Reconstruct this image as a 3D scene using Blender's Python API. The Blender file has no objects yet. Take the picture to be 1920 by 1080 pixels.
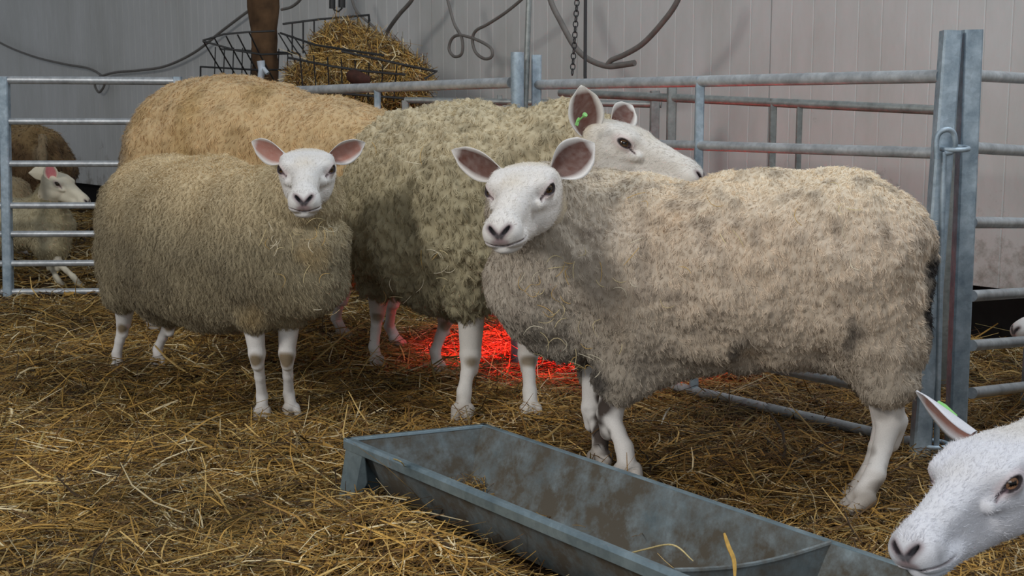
import bpy, math
import numpy as np
from mathutils import Vector, Matrix

RNG = np.random.default_rng(7)
sc = bpy.context.scene
COL = sc.collection

# ------------------------------------------------------------------ camera, light, exposure
F_PX, CAM_H, PITCH = 2400.0, 0.80, math.atan(340 / 2400.0)
cam = bpy.data.objects.new('camera', bpy.data.cameras.new('camera'))
COL.objects.link(cam)
cam.data.sensor_width = 36.0
cam.data.lens = 36.0 * F_PX / 1920.0
cam.location = (0, 0, CAM_H)
cam.rotation_euler = (math.pi / 2 - PITCH, 0, 0)
cam.data.clip_start = 0.05
cam.data.dof.use_dof = True
cam.data.dof.focus_distance = 2.85
cam.data.dof.aperture_fstop = 18.0
sc.camera = cam

sc.view_settings.view_transform = 'Standard'
sc.view_settings.look = 'None'
sc.view_settings.gamma = 1
sc.view_settings.exposure = 0.0
sc.view_settings.use_curve_mapping = False
sc.cycles.use_denoising = True

w = bpy.data.worlds.new('barn_daylight')
sc.world = w
w.use_nodes = True
w.node_tree.nodes['Background'].inputs[0].default_value = (0.85, 0.92, 1.0, 1)
w.node_tree.nodes['Background'].inputs[1].default_value = 0.22


def area(name, loc, target, sx, sy, power, color):
    l = bpy.data.lights.new(name, 'AREA')
    l.shape = 'RECTANGLE'; l.size = sx; l.size_y = sy; l.energy = power; l.color = color
    o = bpy.data.objects.new(name, l); COL.objects.link(o)
    o.location = loc
    o.rotation_euler = (Vector(target) - Vector(loc)).to_track_quat('-Z', 'Y').to_euler()
    return o


area('door_daylight', (-3.6, -0.8, 3.1), (0.3, 4.0, 0.5), 0.9, 0.9, 130, (1.0, 0.97, 0.92))
area('roof_light', (2.2, 2.6, 4.2), (0.7, 3.4, 0.4), 2.4, 2.4, 100, (0.86, 0.93, 1.0))
area('open_barn_end', (0.4, -3.0, 1.9), (0.2, 3.0, 0.5), 3.0, 1.8, 55, (0.92, 0.96, 1.0))

# ------------------------------------------------------------------ photo geometry helpers
_cp, _sp = math.cos(PITCH), math.sin(PITCH)


def ray(px, py):
    u, v = (px - 960) / F_PX, (540 - py) / F_PX
    return np.array([u, _cp + v * _sp, -_sp + v * _cp])


def at(px, py, Y):
    d = ray(px, py)
    return np.array([0, 0, CAM_H]) + d * (Y / d[1])


def G(px, py, z=0.0):
    d = ray(px, py)
    return np.array([0, 0, CAM_H]) + d * ((z - CAM_H) / d[2])


def ppm(px, py, Y):            # pixels per metre at that point
    d = ray(px, py)
    return F_PX / (Y / d[1])


def nrm(a, ax=-1):
    a = np.asarray(a, float)
    return a / np.maximum(np.linalg.norm(a, axis=ax, keepdims=True), 1e-9)


# ------------------------------------------------------------------ noise
def _h(ix, iy, iz, seed):
    n = (ix.astype(np.int64) * 73856093) ^ (iy.astype(np.int64) * 19349663) ^ (iz.astype(np.int64) * 83492791) ^ (seed * 2654435)
    n = (n ^ (n >> 13)) * 1274126177 & 0x7fffffff
    n = (n ^ (n >> 16)) * 668265263 & 0x7fffffff
    return ((n ^ (n >> 15)) & 0xffff) / 65535.0


def vnoise(P, scale=1.0, seed=0):
    Q = np.asarray(P) / scale
    I = np.floor(Q).astype(np.int64); f = Q - I; f = f * f * (3 - 2 * f)
    r = 0
    for a in (0, 1):
        for b in (0, 1):
            for c in (0, 1):
                wgt = (f[:, 0] if a else 1 - f[:, 0]) * (f[:, 1] if b else 1 - f[:, 1]) * (f[:, 2] if c else 1 - f[:, 2])
                r = r + wgt * _h(I[:, 0] + a, I[:, 1] + b, I[:, 2] + c, seed)
    return r * 2 - 1


def worley(P, cell, seed=0):
    """vector to the nearest jittered feature point, its id hash, F1, F2 (cells)"""
    Q = P / cell
    I = np.floor(Q).astype(np.int64)
    best = np.full(len(P), 1e9); sec = np.full(len(P), 1e9)
    vec = np.zeros_like(Q); idh = np.zeros(len(P))
    for a in (-1, 0, 1):
        for b in (-1, 0, 1):
            for c in (-1, 0, 1):
                x, y, z = I[:, 0] + a, I[:, 1] + b, I[:, 2] + c
                fx = np.stack([x + _h(x, y, z, seed + 1), y + _h(x, y, z, seed + 2), z + _h(x, y, z, seed + 3)], 1)
                d = fx - Q; dd = (d * d).sum(1)
                m = dd < best
                sec = np.where(m, best, np.minimum(sec, dd))
                best = np.where(m, dd, best)
                vec[m] = d[m]; idh[m] = _h(x, y, z, seed + 4)[m]
    return vec * cell, idh, np.sqrt(best), np.sqrt(sec)


# ------------------------------------------------------------------ implicit modelling
def sd_tcap(P, a, b, ra, rb):
    a = np.asarray(a); b = np.asarray(b); ab = b - a
    L = float(ab @ ab)
    if L < 1e-12:
        return np.linalg.norm(P - a, axis=1) - ra
    t = np.clip(((P - a) @ ab) / L, 0, 1)
    return np.linalg.norm(P - a - t[:, None] * ab, axis=1) - (ra + (rb - ra) * t)


def sd_ell(P, c, r, R=None):
    q = P - np.asarray(c)
    if R is not None:
        q = q @ R
    r = np.asarray(r)
    k0 = np.linalg.norm(q / r, axis=1); k1 = np.linalg.norm(q / (r * r), axis=1)
    return k0 * (k0 - 1) / np.maximum(k1, 1e-6)


def smin(a, b, k):
    h = np.clip(0.5 + 0.5 * (b - a) / k, 0, 1)
    return b + (a - b) * h - k * h * (1 - h)


def smax(a, b, k):
    return -smin(-a, -b, k)


def mesh_sdf(f, lo, hi, vox, slack=0.03):
    """surface nets with block skipping; returns verts, quads"""
    lo = np.asarray(lo, float); hi = np.asarray(hi, float); B = 6
    nb = np.ceil((hi - lo) / (vox * B)).astype(int)
    n = nb * B
    cx = [lo[i] + (np.arange(nb[i]) + .5) * B * vox for i in range(3)]
    C = np.stack(np.meshgrid(*cx, indexing='ij'), -1).reshape(-1, 3)
    dc = f(C)
    D = np.repeat(np.repeat(np.repeat(dc.reshape(nb), B, 0), B, 1), B, 2).astype(np.float32)
    act = np.nonzero(np.abs(dc) < B * vox * .87 * 1.15 + slack)[0]
    off = np.stack(np.meshgrid(*[np.arange(B)] * 3, indexing='ij'), -1).reshape(-1, 3)
    bi = np.stack(np.unravel_index(act, nb), 1) * B
    for s in range(0, len(bi), 3000):
        idx = (bi[s:s + 3000, None, :] + off[None]).reshape(-1, 3)
        D[idx[:, 0], idx[:, 1], idx[:, 2]] = f(lo + (idx + .5) * vox)
    S = D < 0
    c = S[:-1, :-1, :-1].astype(np.int8)
    cnt = np.zeros_like(c)
    for a in (0, 1):
        for b in (0, 1):
            for g in (0, 1):
                cnt += S[a:n[0] - 1 + a, b:n[1] - 1 + b, g:n[2] - 1 + g]
    cells = np.stack(np.nonzero((cnt > 0) & (cnt < 8)), 1)
    vid = np.full(cnt.shape, -1, np.int64)
    vid[cells[:, 0], cells[:, 1], cells[:, 2]] = np.arange(len(cells))
    acc = np.zeros((len(cells), 3)); num = np.zeros(len(cells))
    cor = [(a, b, g) for a in (0, 1) for b in (0, 1) for g in (0, 1)]
    for p in cor:
        for ax in range(3):
            if p[ax]:
                continue
            q = list(p); q[ax] = 1
            d0 = D[cells[:, 0] + p[0], cells[:, 1] + p[1], cells[:, 2] + p[2]]
            d1 = D[cells[:, 0] + q[0], cells[:, 1] + q[1], cells[:, 2] + q[2]]
            m = (d0 < 0) != (d1 < 0)
            t = np.where(m, d0 / np.where(m, d0 - d1, 1), 0)
            pos = np.array(p, float)[None] + t[:, None] * (np.array(q) - np.array(p))[None]
            acc[m] += pos[m]; num[m] += 1
    V = lo + (cells + acc / num[:, None] + .5) * vox
    faces = []
    for ax in range(3):
        u, v = (ax + 1) % 3, (ax + 2) % 3
        sl0 = [slice(None)] * 3; sl1 = [slice(None)] * 3
        sl0[ax] = slice(0, -1); sl1[ax] = slice(1, None)
        A = S[tuple(sl0)]; Bq = S[tuple(sl1)]
        e = np.stack(np.nonzero(A != Bq), 1)
        e = e[(e[:, u] > 0) & (e[:, v] > 0) & (e[:, u] < n[u] - 1) & (e[:, v] < n[v] - 1)]
        inside = A[e[:, 0], e[:, 1], e[:, 2]]

        def g(du, dv):
            k = e.copy(); k[:, u] -= du; k[:, v] -= dv
            return vid[k[:, 0], k[:, 1], k[:, 2]]
        q = np.stack([g(1, 1), g(0, 1), g(0, 0), g(1, 0)], 1)
        q[~inside] = q[~inside][:, ::-1]
        faces.append(q)
    Fq = np.concatenate(faces)
    Fq = Fq[(Fq >= 0).all(1)]
    e = vox * .3
    for _ in range(2):                      # pull the vertices onto the true surface
        d = f(V)
        gr = np.stack([f(V + np.eye(3)[i] * e) - f(V - np.eye(3)[i] * e) for i in range(3)], 1) / (2 * e)
        g2 = np.maximum((gr * gr).sum(1), .25)
        V = V - gr * np.clip(d / g2, -vox * .7, vox * .7)[:, None]
    return V, Fq


def vnormals(V, Q):
    fn = np.cross(V[Q[:, 2]] - V[Q[:, 0]], V[Q[:, 3]] - V[Q[:, 1]])
    N = np.zeros_like(V)
    for i in range(4):
        for k in range(3):
            N[:, k] += np.bincount(Q[:, i], fn[:, k], len(V))
    return nrm(N)


def smooth_scalar(Q, nv, val, it=1):
    for _ in range(it):
        s = np.zeros(nv); c = np.zeros(nv)
        for i in range(4):
            for j in (1, 3):
                s += np.bincount(Q[:, i], val[Q[:, (i + j) % 4]], nv); c += np.bincount(Q[:, i], minlength=nv)
        val = .5 * val + .5 * s / np.maximum(c, 1)
    return val


# ------------------------------------------------------------------ object creation
def raw_mesh(name, V, Q, col=None, smooth=True, mat=None, tris=None):
    """V (n,3); Q (m,4) quads, tris (k,3) optional; col (n,3) linear"""
    me = bpy.data.meshes.new(name)
    Q = np.asarray(Q, np.int32).reshape(-1, 4)
    T = np.zeros((0, 3), np.int32) if tris is None else np.asarray(tris, np.int32).reshape(-1, 3)
    me.vertices.add(len(V)); me.vertices.foreach_set('co', np.asarray(V, np.float32).ravel())
    loops = np.concatenate([Q.ravel(), T.ravel()])
    me.loops.add(len(loops)); me.loops.foreach_set('vertex_index', loops.astype(np.int32))
    me.polygons.add(len(Q) + len(T))
    st = np.concatenate([np.arange(len(Q)) * 4, len(Q) * 4 + np.arange(len(T)) * 3]).astype(np.int32)
    me.polygons.foreach_set('loop_start', st)
    if smooth is not False:
        sm = np.ones(len(Q) + len(T), bool) if smooth is True else smooth
        me.polygons.foreach_set('use_smooth', sm)
    if col is not None:
        a = me.color_attributes.new('Col', 'FLOAT_COLOR', 'POINT')
        c4 = np.ones((len(V), 4), np.float32); c4[:, :3] = col
        a.data.foreach_set('color', c4.ravel())
    me.update(calc_edges=True)
    me.validate()
    if mat:
        me.materials.append(mat)
    return me


def link(name, me, parent=None, loc=None):
    o = bpy.data.objects.new(name, me); COL.objects.link(o)
    if parent is not None:
        o.parent = parent
    if loc is not None:
        o.location = loc
    return o


def tag(o, label=None, cat=None, group=None, kind=None):
    for k, v in (('label', label), ('category', cat), ('group', group), ('kind', kind)):
        if v:
            o[k] = v
    return o


def empty(name, loc, label, cat, group=None):
    o = bpy.data.objects.new(name, None); COL.objects.link(o)
    o.location = loc; o.empty_display_size = .1
    return tag(o, label, cat, group)


class MB:
    """collects shapes in world space, links them as one mesh relative to an origin"""
    def __init__(s):
        s.v = []; s.f = []

    def add(s, v, f):
        b = len(s.v)
        s.v += [tuple(map(float, p)) for p in v]
        s.f += [tuple(b + i for i in q) for q in f]

    def tube(s, pts, r, n=12, cap=True, square=False, up=None):
        pts = [np.asarray(p, float) for p in pts]
        rs = r if hasattr(r, '__len__') else [r] * len(pts)
        ring = []
        t = nrm(pts[1] - pts[0])
        ref = np.array(up if up is not None else ([0, 0, 1] if abs(t[2]) < .9 else [0, 1, 0]), float)
        nvec = nrm(ref - t * (ref @ t))
        for i, p in enumerate(pts):
            a = pts[max(i - 1, 0)]; b = pts[min(i + 1, len(pts) - 1)]
            t = nrm(b - a)
            nvec = nrm(nvec - t * (nvec @ t)); bv = np.cross(t, nvec)
            if square:
                h = rs[i]; c = h * .78
                prof = [(h, c), (c, h), (-c, h), (-h, c), (-h, -c), (-c, -h), (c, -h), (h, -c)]
                ring.append([p + nvec * x + bv * y for x, y in prof])
            else:
                ring.append([p + rs[i] * (nvec * math.cos(2 * math.pi * k / n) + bv * math.sin(2 * math.pi * k / n)) for k in range(n)])
        m = len(ring[0]); v = [q for R in ring for q in R]; f = []
        for i in range(len(pts) - 1):
            for k in range(m):
                f.append((i * m + k, i * m + (k + 1) % m, (i + 1) * m + (k + 1) % m, (i + 1) * m + k))
        if cap:
            f.append(tuple(range(m - 1, -1, -1))); f.append(tuple((len(pts) - 1) * m + k for k in range(m)))
        s.add(v, f)

    def box(s, c, sx, sy, sz, rz=0.0, tilt=None):
        c = np.asarray(c, float)
        R = np.array(Matrix.Rotation(rz, 3, 'Z'))
        if tilt is not None:
            R = np.array(tilt) @ R
        v = [c + R @ np.array([x * sx / 2, y * sy / 2, z * sz / 2]) for x in (-1, 1) for y in (-1, 1) for z in (-1, 1)]
        s.add(v, [(0, 1, 3, 2), (4, 6, 7, 5), (0, 4, 5, 1), (2, 3, 7, 6), (0, 2, 6, 4), (1, 5, 7, 3)])

    def slab(s, pts, th, nvec):
        """polygon given in order, thickened along nvec"""
        nvec = nrm(nvec) * th; k = len(pts)
        v = [np.asarray(p, float) for p in pts] + [np.asarray(p, float) + nvec for p in pts]
        f = [tuple(range(k)), tuple(range(2 * k - 1, k - 1, -1))]
        f += [(i, i + k, (i + 1) % k + k, (i + 1) % k) for i in range(k)]
        s.add(v, f)

    def build(s, name, mat, parent=None, origin=(0, 0, 0), smooth=False, bevel=0):
        o0 = np.asarray(origin, float)
        me = bpy.data.meshes.new(name)
        me.from_pydata([tuple(np.array(p) - o0) for p in s.v], [], s.f)
        if mat:
            me.materials.append(mat)
        import bmesh
        bm = bmesh.new(); bm.from_mesh(me); bmesh.ops.recalc_face_normals(bm, faces=bm.faces)
        bm.to_mesh(me); bm.free()
        if smooth:
            me.polygons.foreach_set('use_smooth', [True] * len(me.polygons))
            me.set_sharp_from_angle(angle=math.radians(50))
        o = link(name, me, parent, None if parent is not None else tuple(o0))
        if bevel:
            b = o.modifiers.new('bevel', 'BEVEL'); b.width = bevel; b.segments = 2; b.limit_method = 'ANGLE'
        return o


def spline(pts, n=12):
    pts = [np.asarray(p, float) for p in pts]
    P = [2 * pts[0] - pts[1]] + pts + [2 * pts[-1] - pts[-2]]
    out = []
    for i in range(1, len(P) - 2):
        for k in range(n):
            t = k / n
            out.append(.5 * ((2 * P[i]) + (-P[i - 1] + P[i + 1]) * t + (2 * P[i - 1] - 5 * P[i] + 4 * P[i + 1] - P[i + 2]) * t * t + (-P[i - 1] + 3 * P[i] - 3 * P[i + 1] + P[i + 2]) * t ** 3))
    out.append(pts[-1])
    return out


# ------------------------------------------------------------------ materials
def lin(r, g, b):
    f = lambda c: (c / 255 / 12.92) if c / 255 <= .04045 else ((c / 255 + .055) / 1.055) ** 2.4
    return np.array([f(r), f(g), f(b)])


def mat_base(name, rough=.8, metal=0.0, spec=.5):
    m = bpy.data.materials.new(name); m.use_nodes = True
    b = m.node_tree.nodes['Principled BSDF']
    b.inputs['Roughness'].default_value = rough; b.inputs['Metallic'].default_value = metal
    b.inputs['Specular IOR Level'].default_value = spec
    return m, m.node_tree, b


def node(nt, t, **kw):
    n = nt.nodes.new(t)
    for k, v in kw.items():
        if k in n.inputs:
            n.inputs[k].default_value = v
        else:
            setattr(n, k, v)
    return n


def ramp(nt, fac, stops):
    r = nt.nodes.new('ShaderNodeValToRGB')
    while len(r.color_ramp.elements) < len(stops):
        r.color_ramp.elements.new(.5)
    for e, (p, c) in zip(r.color_ramp.elements, stops):
        e.position = p; e.color = (*c, 1)
    nt.links.new(fac, r.inputs[0])
    return r.outputs[0]


def mix(nt, a, b, fac, mode='MIX'):
    m = nt.nodes.new('ShaderNodeMix'); m.data_type = 'RGBA'; m.blend_type = mode
    for sock, v in ((m.inputs[0], fac), (m.inputs[6], a), (m.inputs[7], b)):
        if isinstance(v, (int, float)):
            sock.default_value = v
        elif isinstance(v, (tuple, list, np.ndarray)):
            sock.default_value = (*v, 1)
        else:
            nt.links.new(v, sock)
    return m.outputs[2]


def attr_mat(name, rough=.9, sheen=.0, noise=None, spec=.2, trans=0.0):
    m, nt, b = mat_base(name, rough, 0, spec)
    a = nt.nodes.new('ShaderNodeAttribute'); a.attribute_name = 'Col'
    col = a.outputs['Color']
    if noise:
        tc = nt.nodes.new('ShaderNodeTexCoord')
        n = node(nt, 'ShaderNodeTexNoise', Scale=noise[0], Detail=4.0)
        nt.links.new(tc.outputs['Object'], n.inputs['Vector'])
        col = mix(nt, col, ramp(nt, n.outputs['Fac'], [(.3, (noise[1],) * 3), (.7, (noise[2],) * 3)]), 1.0, 'MULTIPLY')
        bp = node(nt, 'ShaderNodeBump', Strength=noise[3], Distance=.002)
        nt.links.new(n.outputs['Fac'], bp.inputs['Height']); nt.links.new(bp.outputs[0], b.inputs['Normal'])
    nt.links.new(col, b.inputs['Base Color'])
    b.inputs['Sheen Weight'].default_value = sheen
    if sheen:
        b.inputs['Sheen Roughness'].default_value = .5
    if trans:
        t = nt.nodes.new('ShaderNodeBsdfTranslucent'); nt.links.new(col, t.inputs[0])
        ms = nt.nodes.new('ShaderNodeMixShader'); ms.inputs[0].default_value = trans
        out = nt.nodes['Material Output']
        nt.links.new(b.outputs[0], ms.inputs[1]); nt.links.new(t.outputs[0], ms.inputs[2]); nt.links.new(ms.outputs[0], out.inputs[0])
    return m


def metal_mat(name, c1, c2, rough=.45, metal=.75, scale=18, dirt=None, bump=.15):
    m, nt, b = mat_base(name, rough, metal)
    tc = nt.nodes.new('ShaderNodeTexCoord')
    n = node(nt, 'ShaderNodeTexNoise', Scale=scale, Detail=6.0, Roughness=.65)
    nt.links.new(tc.outputs['Object'], n.inputs['Vector'])
    v = node(nt, 'ShaderNodeTexVoronoi', Scale=scale * 5.0)
    nt.links.new(tc.outputs['Object'], v.inputs['Vector'])
    col = ramp(nt, n.outputs['Fac'], [(.3, c1), (.7, c2)])
    col = mix(nt, col, ramp(nt, v.outputs['Color'], [(.2, (.8,) * 3), (.8, (1.1,) * 3)]), .5, 'MULTIPLY')
    if dirt:
        n2 = node(nt, 'ShaderNodeTexNoise', Scale=dirt[1], Detail=8.0, Roughness=.7)
        nt.links.new(tc.outputs['Object'], n2.inputs['Vector'])
        fac = ramp(nt, n2.outputs['Fac'], [(dirt[2], (0, 0, 0)), (dirt[2] + (dirt[3] if len(dirt) > 3 else .12), (1, 1, 1))])
        col = mix(nt, col, dirt[0], fac)
        inv = node(nt, 'ShaderNodeMath', operation='MULTIPLY_ADD'); inv.inputs[1].default_value = -metal; inv.inputs[2].default_value = metal
        nt.links.new(fac, inv.inputs[0]); nt.links.new(inv.outputs[0], b.inputs['Metallic'])
        rr = node(nt, 'ShaderNodeMath', operation='MULTIPLY_ADD'); rr.inputs[1].default_value = .9 - rough; rr.inputs[2].default_value = rough
        nt.links.new(fac, rr.inputs[0]); nt.links.new(rr.outputs[0], b.inputs['Roughness'])
    nt.links.new(col, b.inputs['Base Color'])
    bp = node(nt, 'ShaderNodeBump', Strength=bump, Distance=.003)
    nt.links.new(n.outputs['Fac'], bp.inputs['Height']); nt.links.new(bp.outputs[0], b.inputs['Normal'])
    return m


def plain_mat(name, c, rough=.7, metal=0.0, var=.15, scale=30):
    m, nt, b = mat_base(name, rough, metal, .3)
    tc = nt.nodes.new('ShaderNodeTexCoord')
    n = node(nt, 'ShaderNodeTexNoise', Scale=scale, Detail=5.0)
    nt.links.new(tc.outputs['Object'], n.inputs['Vector'])
    c = np.array(c)
    nt.links.new(ramp(nt, n.outputs['Fac'], [(.3, c * (1 - var)), (.7, np.minimum(c * (1 + var), 1))]), b.inputs['Base Color'])
    return m


M = dict(
    galv_rail=metal_mat('galvanised_tube', lin(158, 162, 166), lin(206, 210, 213), .42, .45),
    galv=metal_mat('galvanised_steel', lin(128, 146, 160), lin(188, 203, 214), .55, .45),
    galv_old=metal_mat('dull_galvanised_steel', lin(120, 124, 122), lin(160, 164, 162), .5, .5, dirt=(lin(80, 70, 58), 9, .6)),
    trough=metal_mat('trough_steel', lin(104, 116, 120), lin(150, 164, 170), .45, .55, 14, dirt=(lin(84, 77, 66), 11, .33, .24)),
    trough_rim=metal_mat('trough_rim_steel', lin(112, 132, 142), lin(160, 180, 190), .4, .6, 12, dirt=(lin(92, 84, 72), 14, .58)),
    wire=plain_mat('dark_wire', lin(58, 58, 58), .55, .5),
    wood=plain_mat('bark_post', lin(84, 62, 42), .9, 0, .45, 14),
    cable=plain_mat('grey_cable', lin(112, 108, 104), .6),
    cable_dark=plain_mat('dark_cable', lin(54, 54, 56), .55),
    white=plain_mat('white_plastic', lin(190, 200, 210), .5),
    brown=plain_mat('brown_leather', lin(62, 36, 28), .8, 0, .3, 40),
    black=plain_mat('black_gap', lin(26, 24, 24), .9),
    tag=plain_mat('green_tag', lin(140, 205, 120), .4, 0, .05),
    shade=plain_mat('lamp_shade', lin(150, 40, 36), .5, .3),
)
M['wool'] = attr_mat('wool', .95, .12, None, .1, .12)
M['skin'] = attr_mat('short_haired_skin', .75, .08, (420, .93, 1.04, .3), .25)
M['straw'] = attr_mat('straw', .6, 0, None, .35, .15)
M['eye'] = attr_mat('eyeball', .06, 0, None, .6)


# ------------------------------------------------------------------ setting: wall, floor, straw
WL, WR = np.array([-4.6, 11.55]), np.array([4.2, 1.2])
wd = nrm(WR - WL); wn = np.array([wd[1], -wd[0]]) if False else np.array([-wd[1], wd[0]])
if wn @ np.array([0, -1.0]) < 0:
    wn = -wn                                    # points to the camera side


def build_wall():
    Lw = np.linalg.norm(WR - WL)
    prof = []                                    # (distance along, depth)
    u = 0.0; k = 0
    while u < Lw:
        g = .010 if k % 11 == 0 else .0022
        ww = .006 if k % 11 == 0 else .007
        prof += [(u, 0), (u + ww * .35, -g), (u + ww * .65, -g), (u + ww, 0)]
        u += .098; k += 1
    prof.append((Lw, 0))
    V = []; zs = (.20, 3.6)
    for z in zs:
        for d, e in prof:
            p = WL + wd * d + wn * e
            V.append((p[0], p[1], z))
    n = len(prof)
    f = [(i, i + 1, n + i + 1, n + i) for i in range(n - 1)]
    # thickness
    b = len(V)
    for z in zs:
        for d in (0, Lw):
            p = WL + wd * d - wn * .08
            V.append((p[0], p[1], z))
    f += [(b, b + 1, b + 3, b + 2), tuple(range(0, n)) + (b + 1, b), (0, n, b + 2, b), (n - 1, 2 * n - 1, b + 3, b + 1)]
    m, nt, bs = mat_base('wall_panel', .45, 0, .4)
    tc = nt.nodes.new('ShaderNodeTexCoord')
    n1 = node(nt, 'ShaderNodeTexNoise', Scale=2.2, Detail=8.0, Roughness=.7)
    mp = nt.nodes.new('ShaderNodeMapping'); mp.inputs['Scale'].default_value = (1, 1, .35)
    nt.links.new(tc.outputs['Object'], mp.inputs[0]); nt.links.new(mp.outputs[0], n1.inputs['Vector'])
    col = ramp(nt, n1.outputs['Fac'], [(.25, lin(182, 182, 178)), (.75, lin(212, 212, 212))])
    n2 = node(nt, 'ShaderNodeTexNoise', Scale=7.0, Detail=9.0, Roughness=.75)
    nt.links.new(tc.outputs['Object'], n2.inputs['Vector'])
    sp = nt.nodes.new('ShaderNodeSeparateXYZ'); nt.links.new(tc.outputs['Object'], sp.inputs[0])
    mr = node(nt, 'ShaderNodeMapRange'); mr.inputs[1].default_value = .2; mr.inputs[2].default_value = .75
    mr.inputs[3].default_value = .17; mr.inputs[4].default_value = -.05
    nt.links.new(sp.outputs[2], mr.inputs[0])
    ad = node(nt, 'ShaderNodeMath', operation='ADD'); nt.links.new(n2.outputs['Fac'], ad.inputs[0]); nt.links.new(mr.outputs[0], ad.inputs[1])
    dirt = ramp(nt, ad.outputs[0], [(.62, (0, 0, 0)), (.80, (.8, .8, .8))])
    col = mix(nt, col, lin(118, 108, 96), dirt)
    nt.links.new(col, bs.inputs['Base Color'])
    me = bpy.data.meshes.new('wall_back'); me.from_pydata(V, [], f); me.materials.append(m)
    import bmesh
    bm = bmesh.new(); bm.from_mesh(me); bmesh.ops.recalc_face_normals(bm, faces=bm.faces); bm.to_mesh(me); bm.free()
    tag(link('wall_back', me), kind='structure')
    mb = MB()
    a = WL - wn * .10; b2 = WR - wn * .10
    mb.slab([(a[0], a[1], -.05), (b2[0], b2[1], -.05), (b2[0], b2[1], .22), (a[0], a[1], .22)], .05, (-wn[0], -wn[1], 0))
    tag(mb.build('gap_dark_back', M['black']), kind='structure')  # black sheet painted as the darkness of the gap under the wall


build_wall()

# trough frame first: straw must leave it free
RIMZ, TW, TL = .135, .275, 1.25
T0 = G(660, 825, RIMZ)                            # far corner of the rim on the camera side
tdir = nrm((G(1281, 1080, RIMZ) - T0)[:2])
tperp = np.array([-tdir[1], tdir[0]])
if tperp[0] < 0:
    tperp = -tperp
TSK = ((G(905, 800, RIMZ) - T0)[:2]) @ tdir       # the far end is not quite square


def hgt(x, y):
    P = np.stack([x, y, 0 * x], 1)
    h = .014 * vnoise(P, .55, 3) + .010 * vnoise(P, .21, 4) + .006 * vnoise(P, .09, 5)
    # heap of straw against the trough's side and low rise towards the back-left
    q = P[:, :2] - T0[:2]
    a = q @ tdir; b = q @ tperp
    h += .050 * np.exp(-((b + .10) / .09) ** 2) * np.clip((a - .02) / .15, 0, 1) * (a < 1.4)
    h -= .012 * np.exp(-((a + .08) / .14) ** 2 - ((b - .1) / .2) ** 2)
    return h


def build_ground():
    xs = np.linspace(-5, 5, 260); ys = np.linspace(.6, 12.5, 330)
    X, Y = np.meshgrid(xs, ys, indexing='ij')
    h = hgt(X.ravel(), Y.ravel()) - .018
    q = np.stack([X.ravel(), Y.ravel()], 1)
    past = (q - WL) @ wn < -.02
    V = np.stack([X.ravel(), Y.ravel(), h], 1)
    i = np.arange(len(xs) - 1)[:, None] * len(ys) + np.arange(len(ys) - 1)[None]
    i = i.ravel()
    Q = np.stack([i, i + len(ys), i + len(ys) + 1, i + 1], 1)
    m, nt, b = mat_base('trodden_bedding', .95, 0, .1)
    tc = nt.nodes.new('ShaderNodeTexCoord')
    n = node(nt, 'ShaderNodeTexNoise', Scale=26.0, Detail=8.0, Roughness=.75)
    nt.links.new(tc.outputs['Object'], n.inputs['Vector'])
    nt.links.new(ramp(nt, n.outputs['Fac'], [(.3, lin(34, 26, 18)), (.55, lin(66, 50, 30)), (.75, lin(104, 78, 42))]), b.inputs['Base Color'])
    bp = node(nt, 'ShaderNodeBump', Strength=.8, Distance=.01)
    nt.links.new(n.outputs['Fac'], bp.inputs['Height']); nt.links.new(bp.outputs[0], b.inputs['Normal'])
    tag(link('floor', raw_mesh('floor', V, Q, None, True, m)), kind='structure')


build_ground()


def straw_ribbons(C, D, UP, L, W, col, bend, nseg=3):
    """C centre, D direction, UP facing; V-folded ribbons"""
    n = len(C); S = nrm(np.cross(D, UP)); U = np.cross(S, D)
    K = nseg + 1
    t = np.linspace(-.5, .5, K)
    bu, bs = bend
    ctr = C[:, None] + D[:, None] * (L[:, None] * t)[..., None] + U[:, None] * (L[:, None] * bu[:, None] * (.25 - t ** 2))[..., None] \
        + S[:, None] * (L[:, None] * bs[:, None] * (t ** 2 * 4 * .25))[..., None]
    ww = (W[:, None] * np.array([.8] + [1] * (K - 2) + [.55]))[..., None]
    a = ctr - S[:, None] * ww * .5; b = ctr + U[:, None] * ww * .33; c = ctr + S[:, None] * ww * .5
    V = np.stack([a, b, c], 2).reshape(-1, 3)
    base = np.arange(n)[:, None] * (3 * K)
    Q = []
    for k in range(nseg):
        for j in (0, 1):
            i0 = k * 3 + j
            Q.append(np.concatenate([base + i0, base + i0 + 1, base + i0 + 4, base + i0 + 3], 1))
    Q = np.concatenate(Q)
    return V, Q, np.repeat(col, 3 * K, 0)


STRAW_PAL = np.array([lin(200, 158, 82), lin(168, 130, 66), lin(224, 190, 120), lin(120, 90, 52), lin(246, 228, 184), lin(80, 62, 40), lin(156, 138, 88)])


def straw_cols(n, p=(.21, .20, .12, .19, .07, .12, .09)):
    c = STRAW_PAL[RNG.choice(len(STRAW_PAL), n, p=p)]
    return c * RNG.uniform(.65, 1.32, (n, 1))


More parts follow.
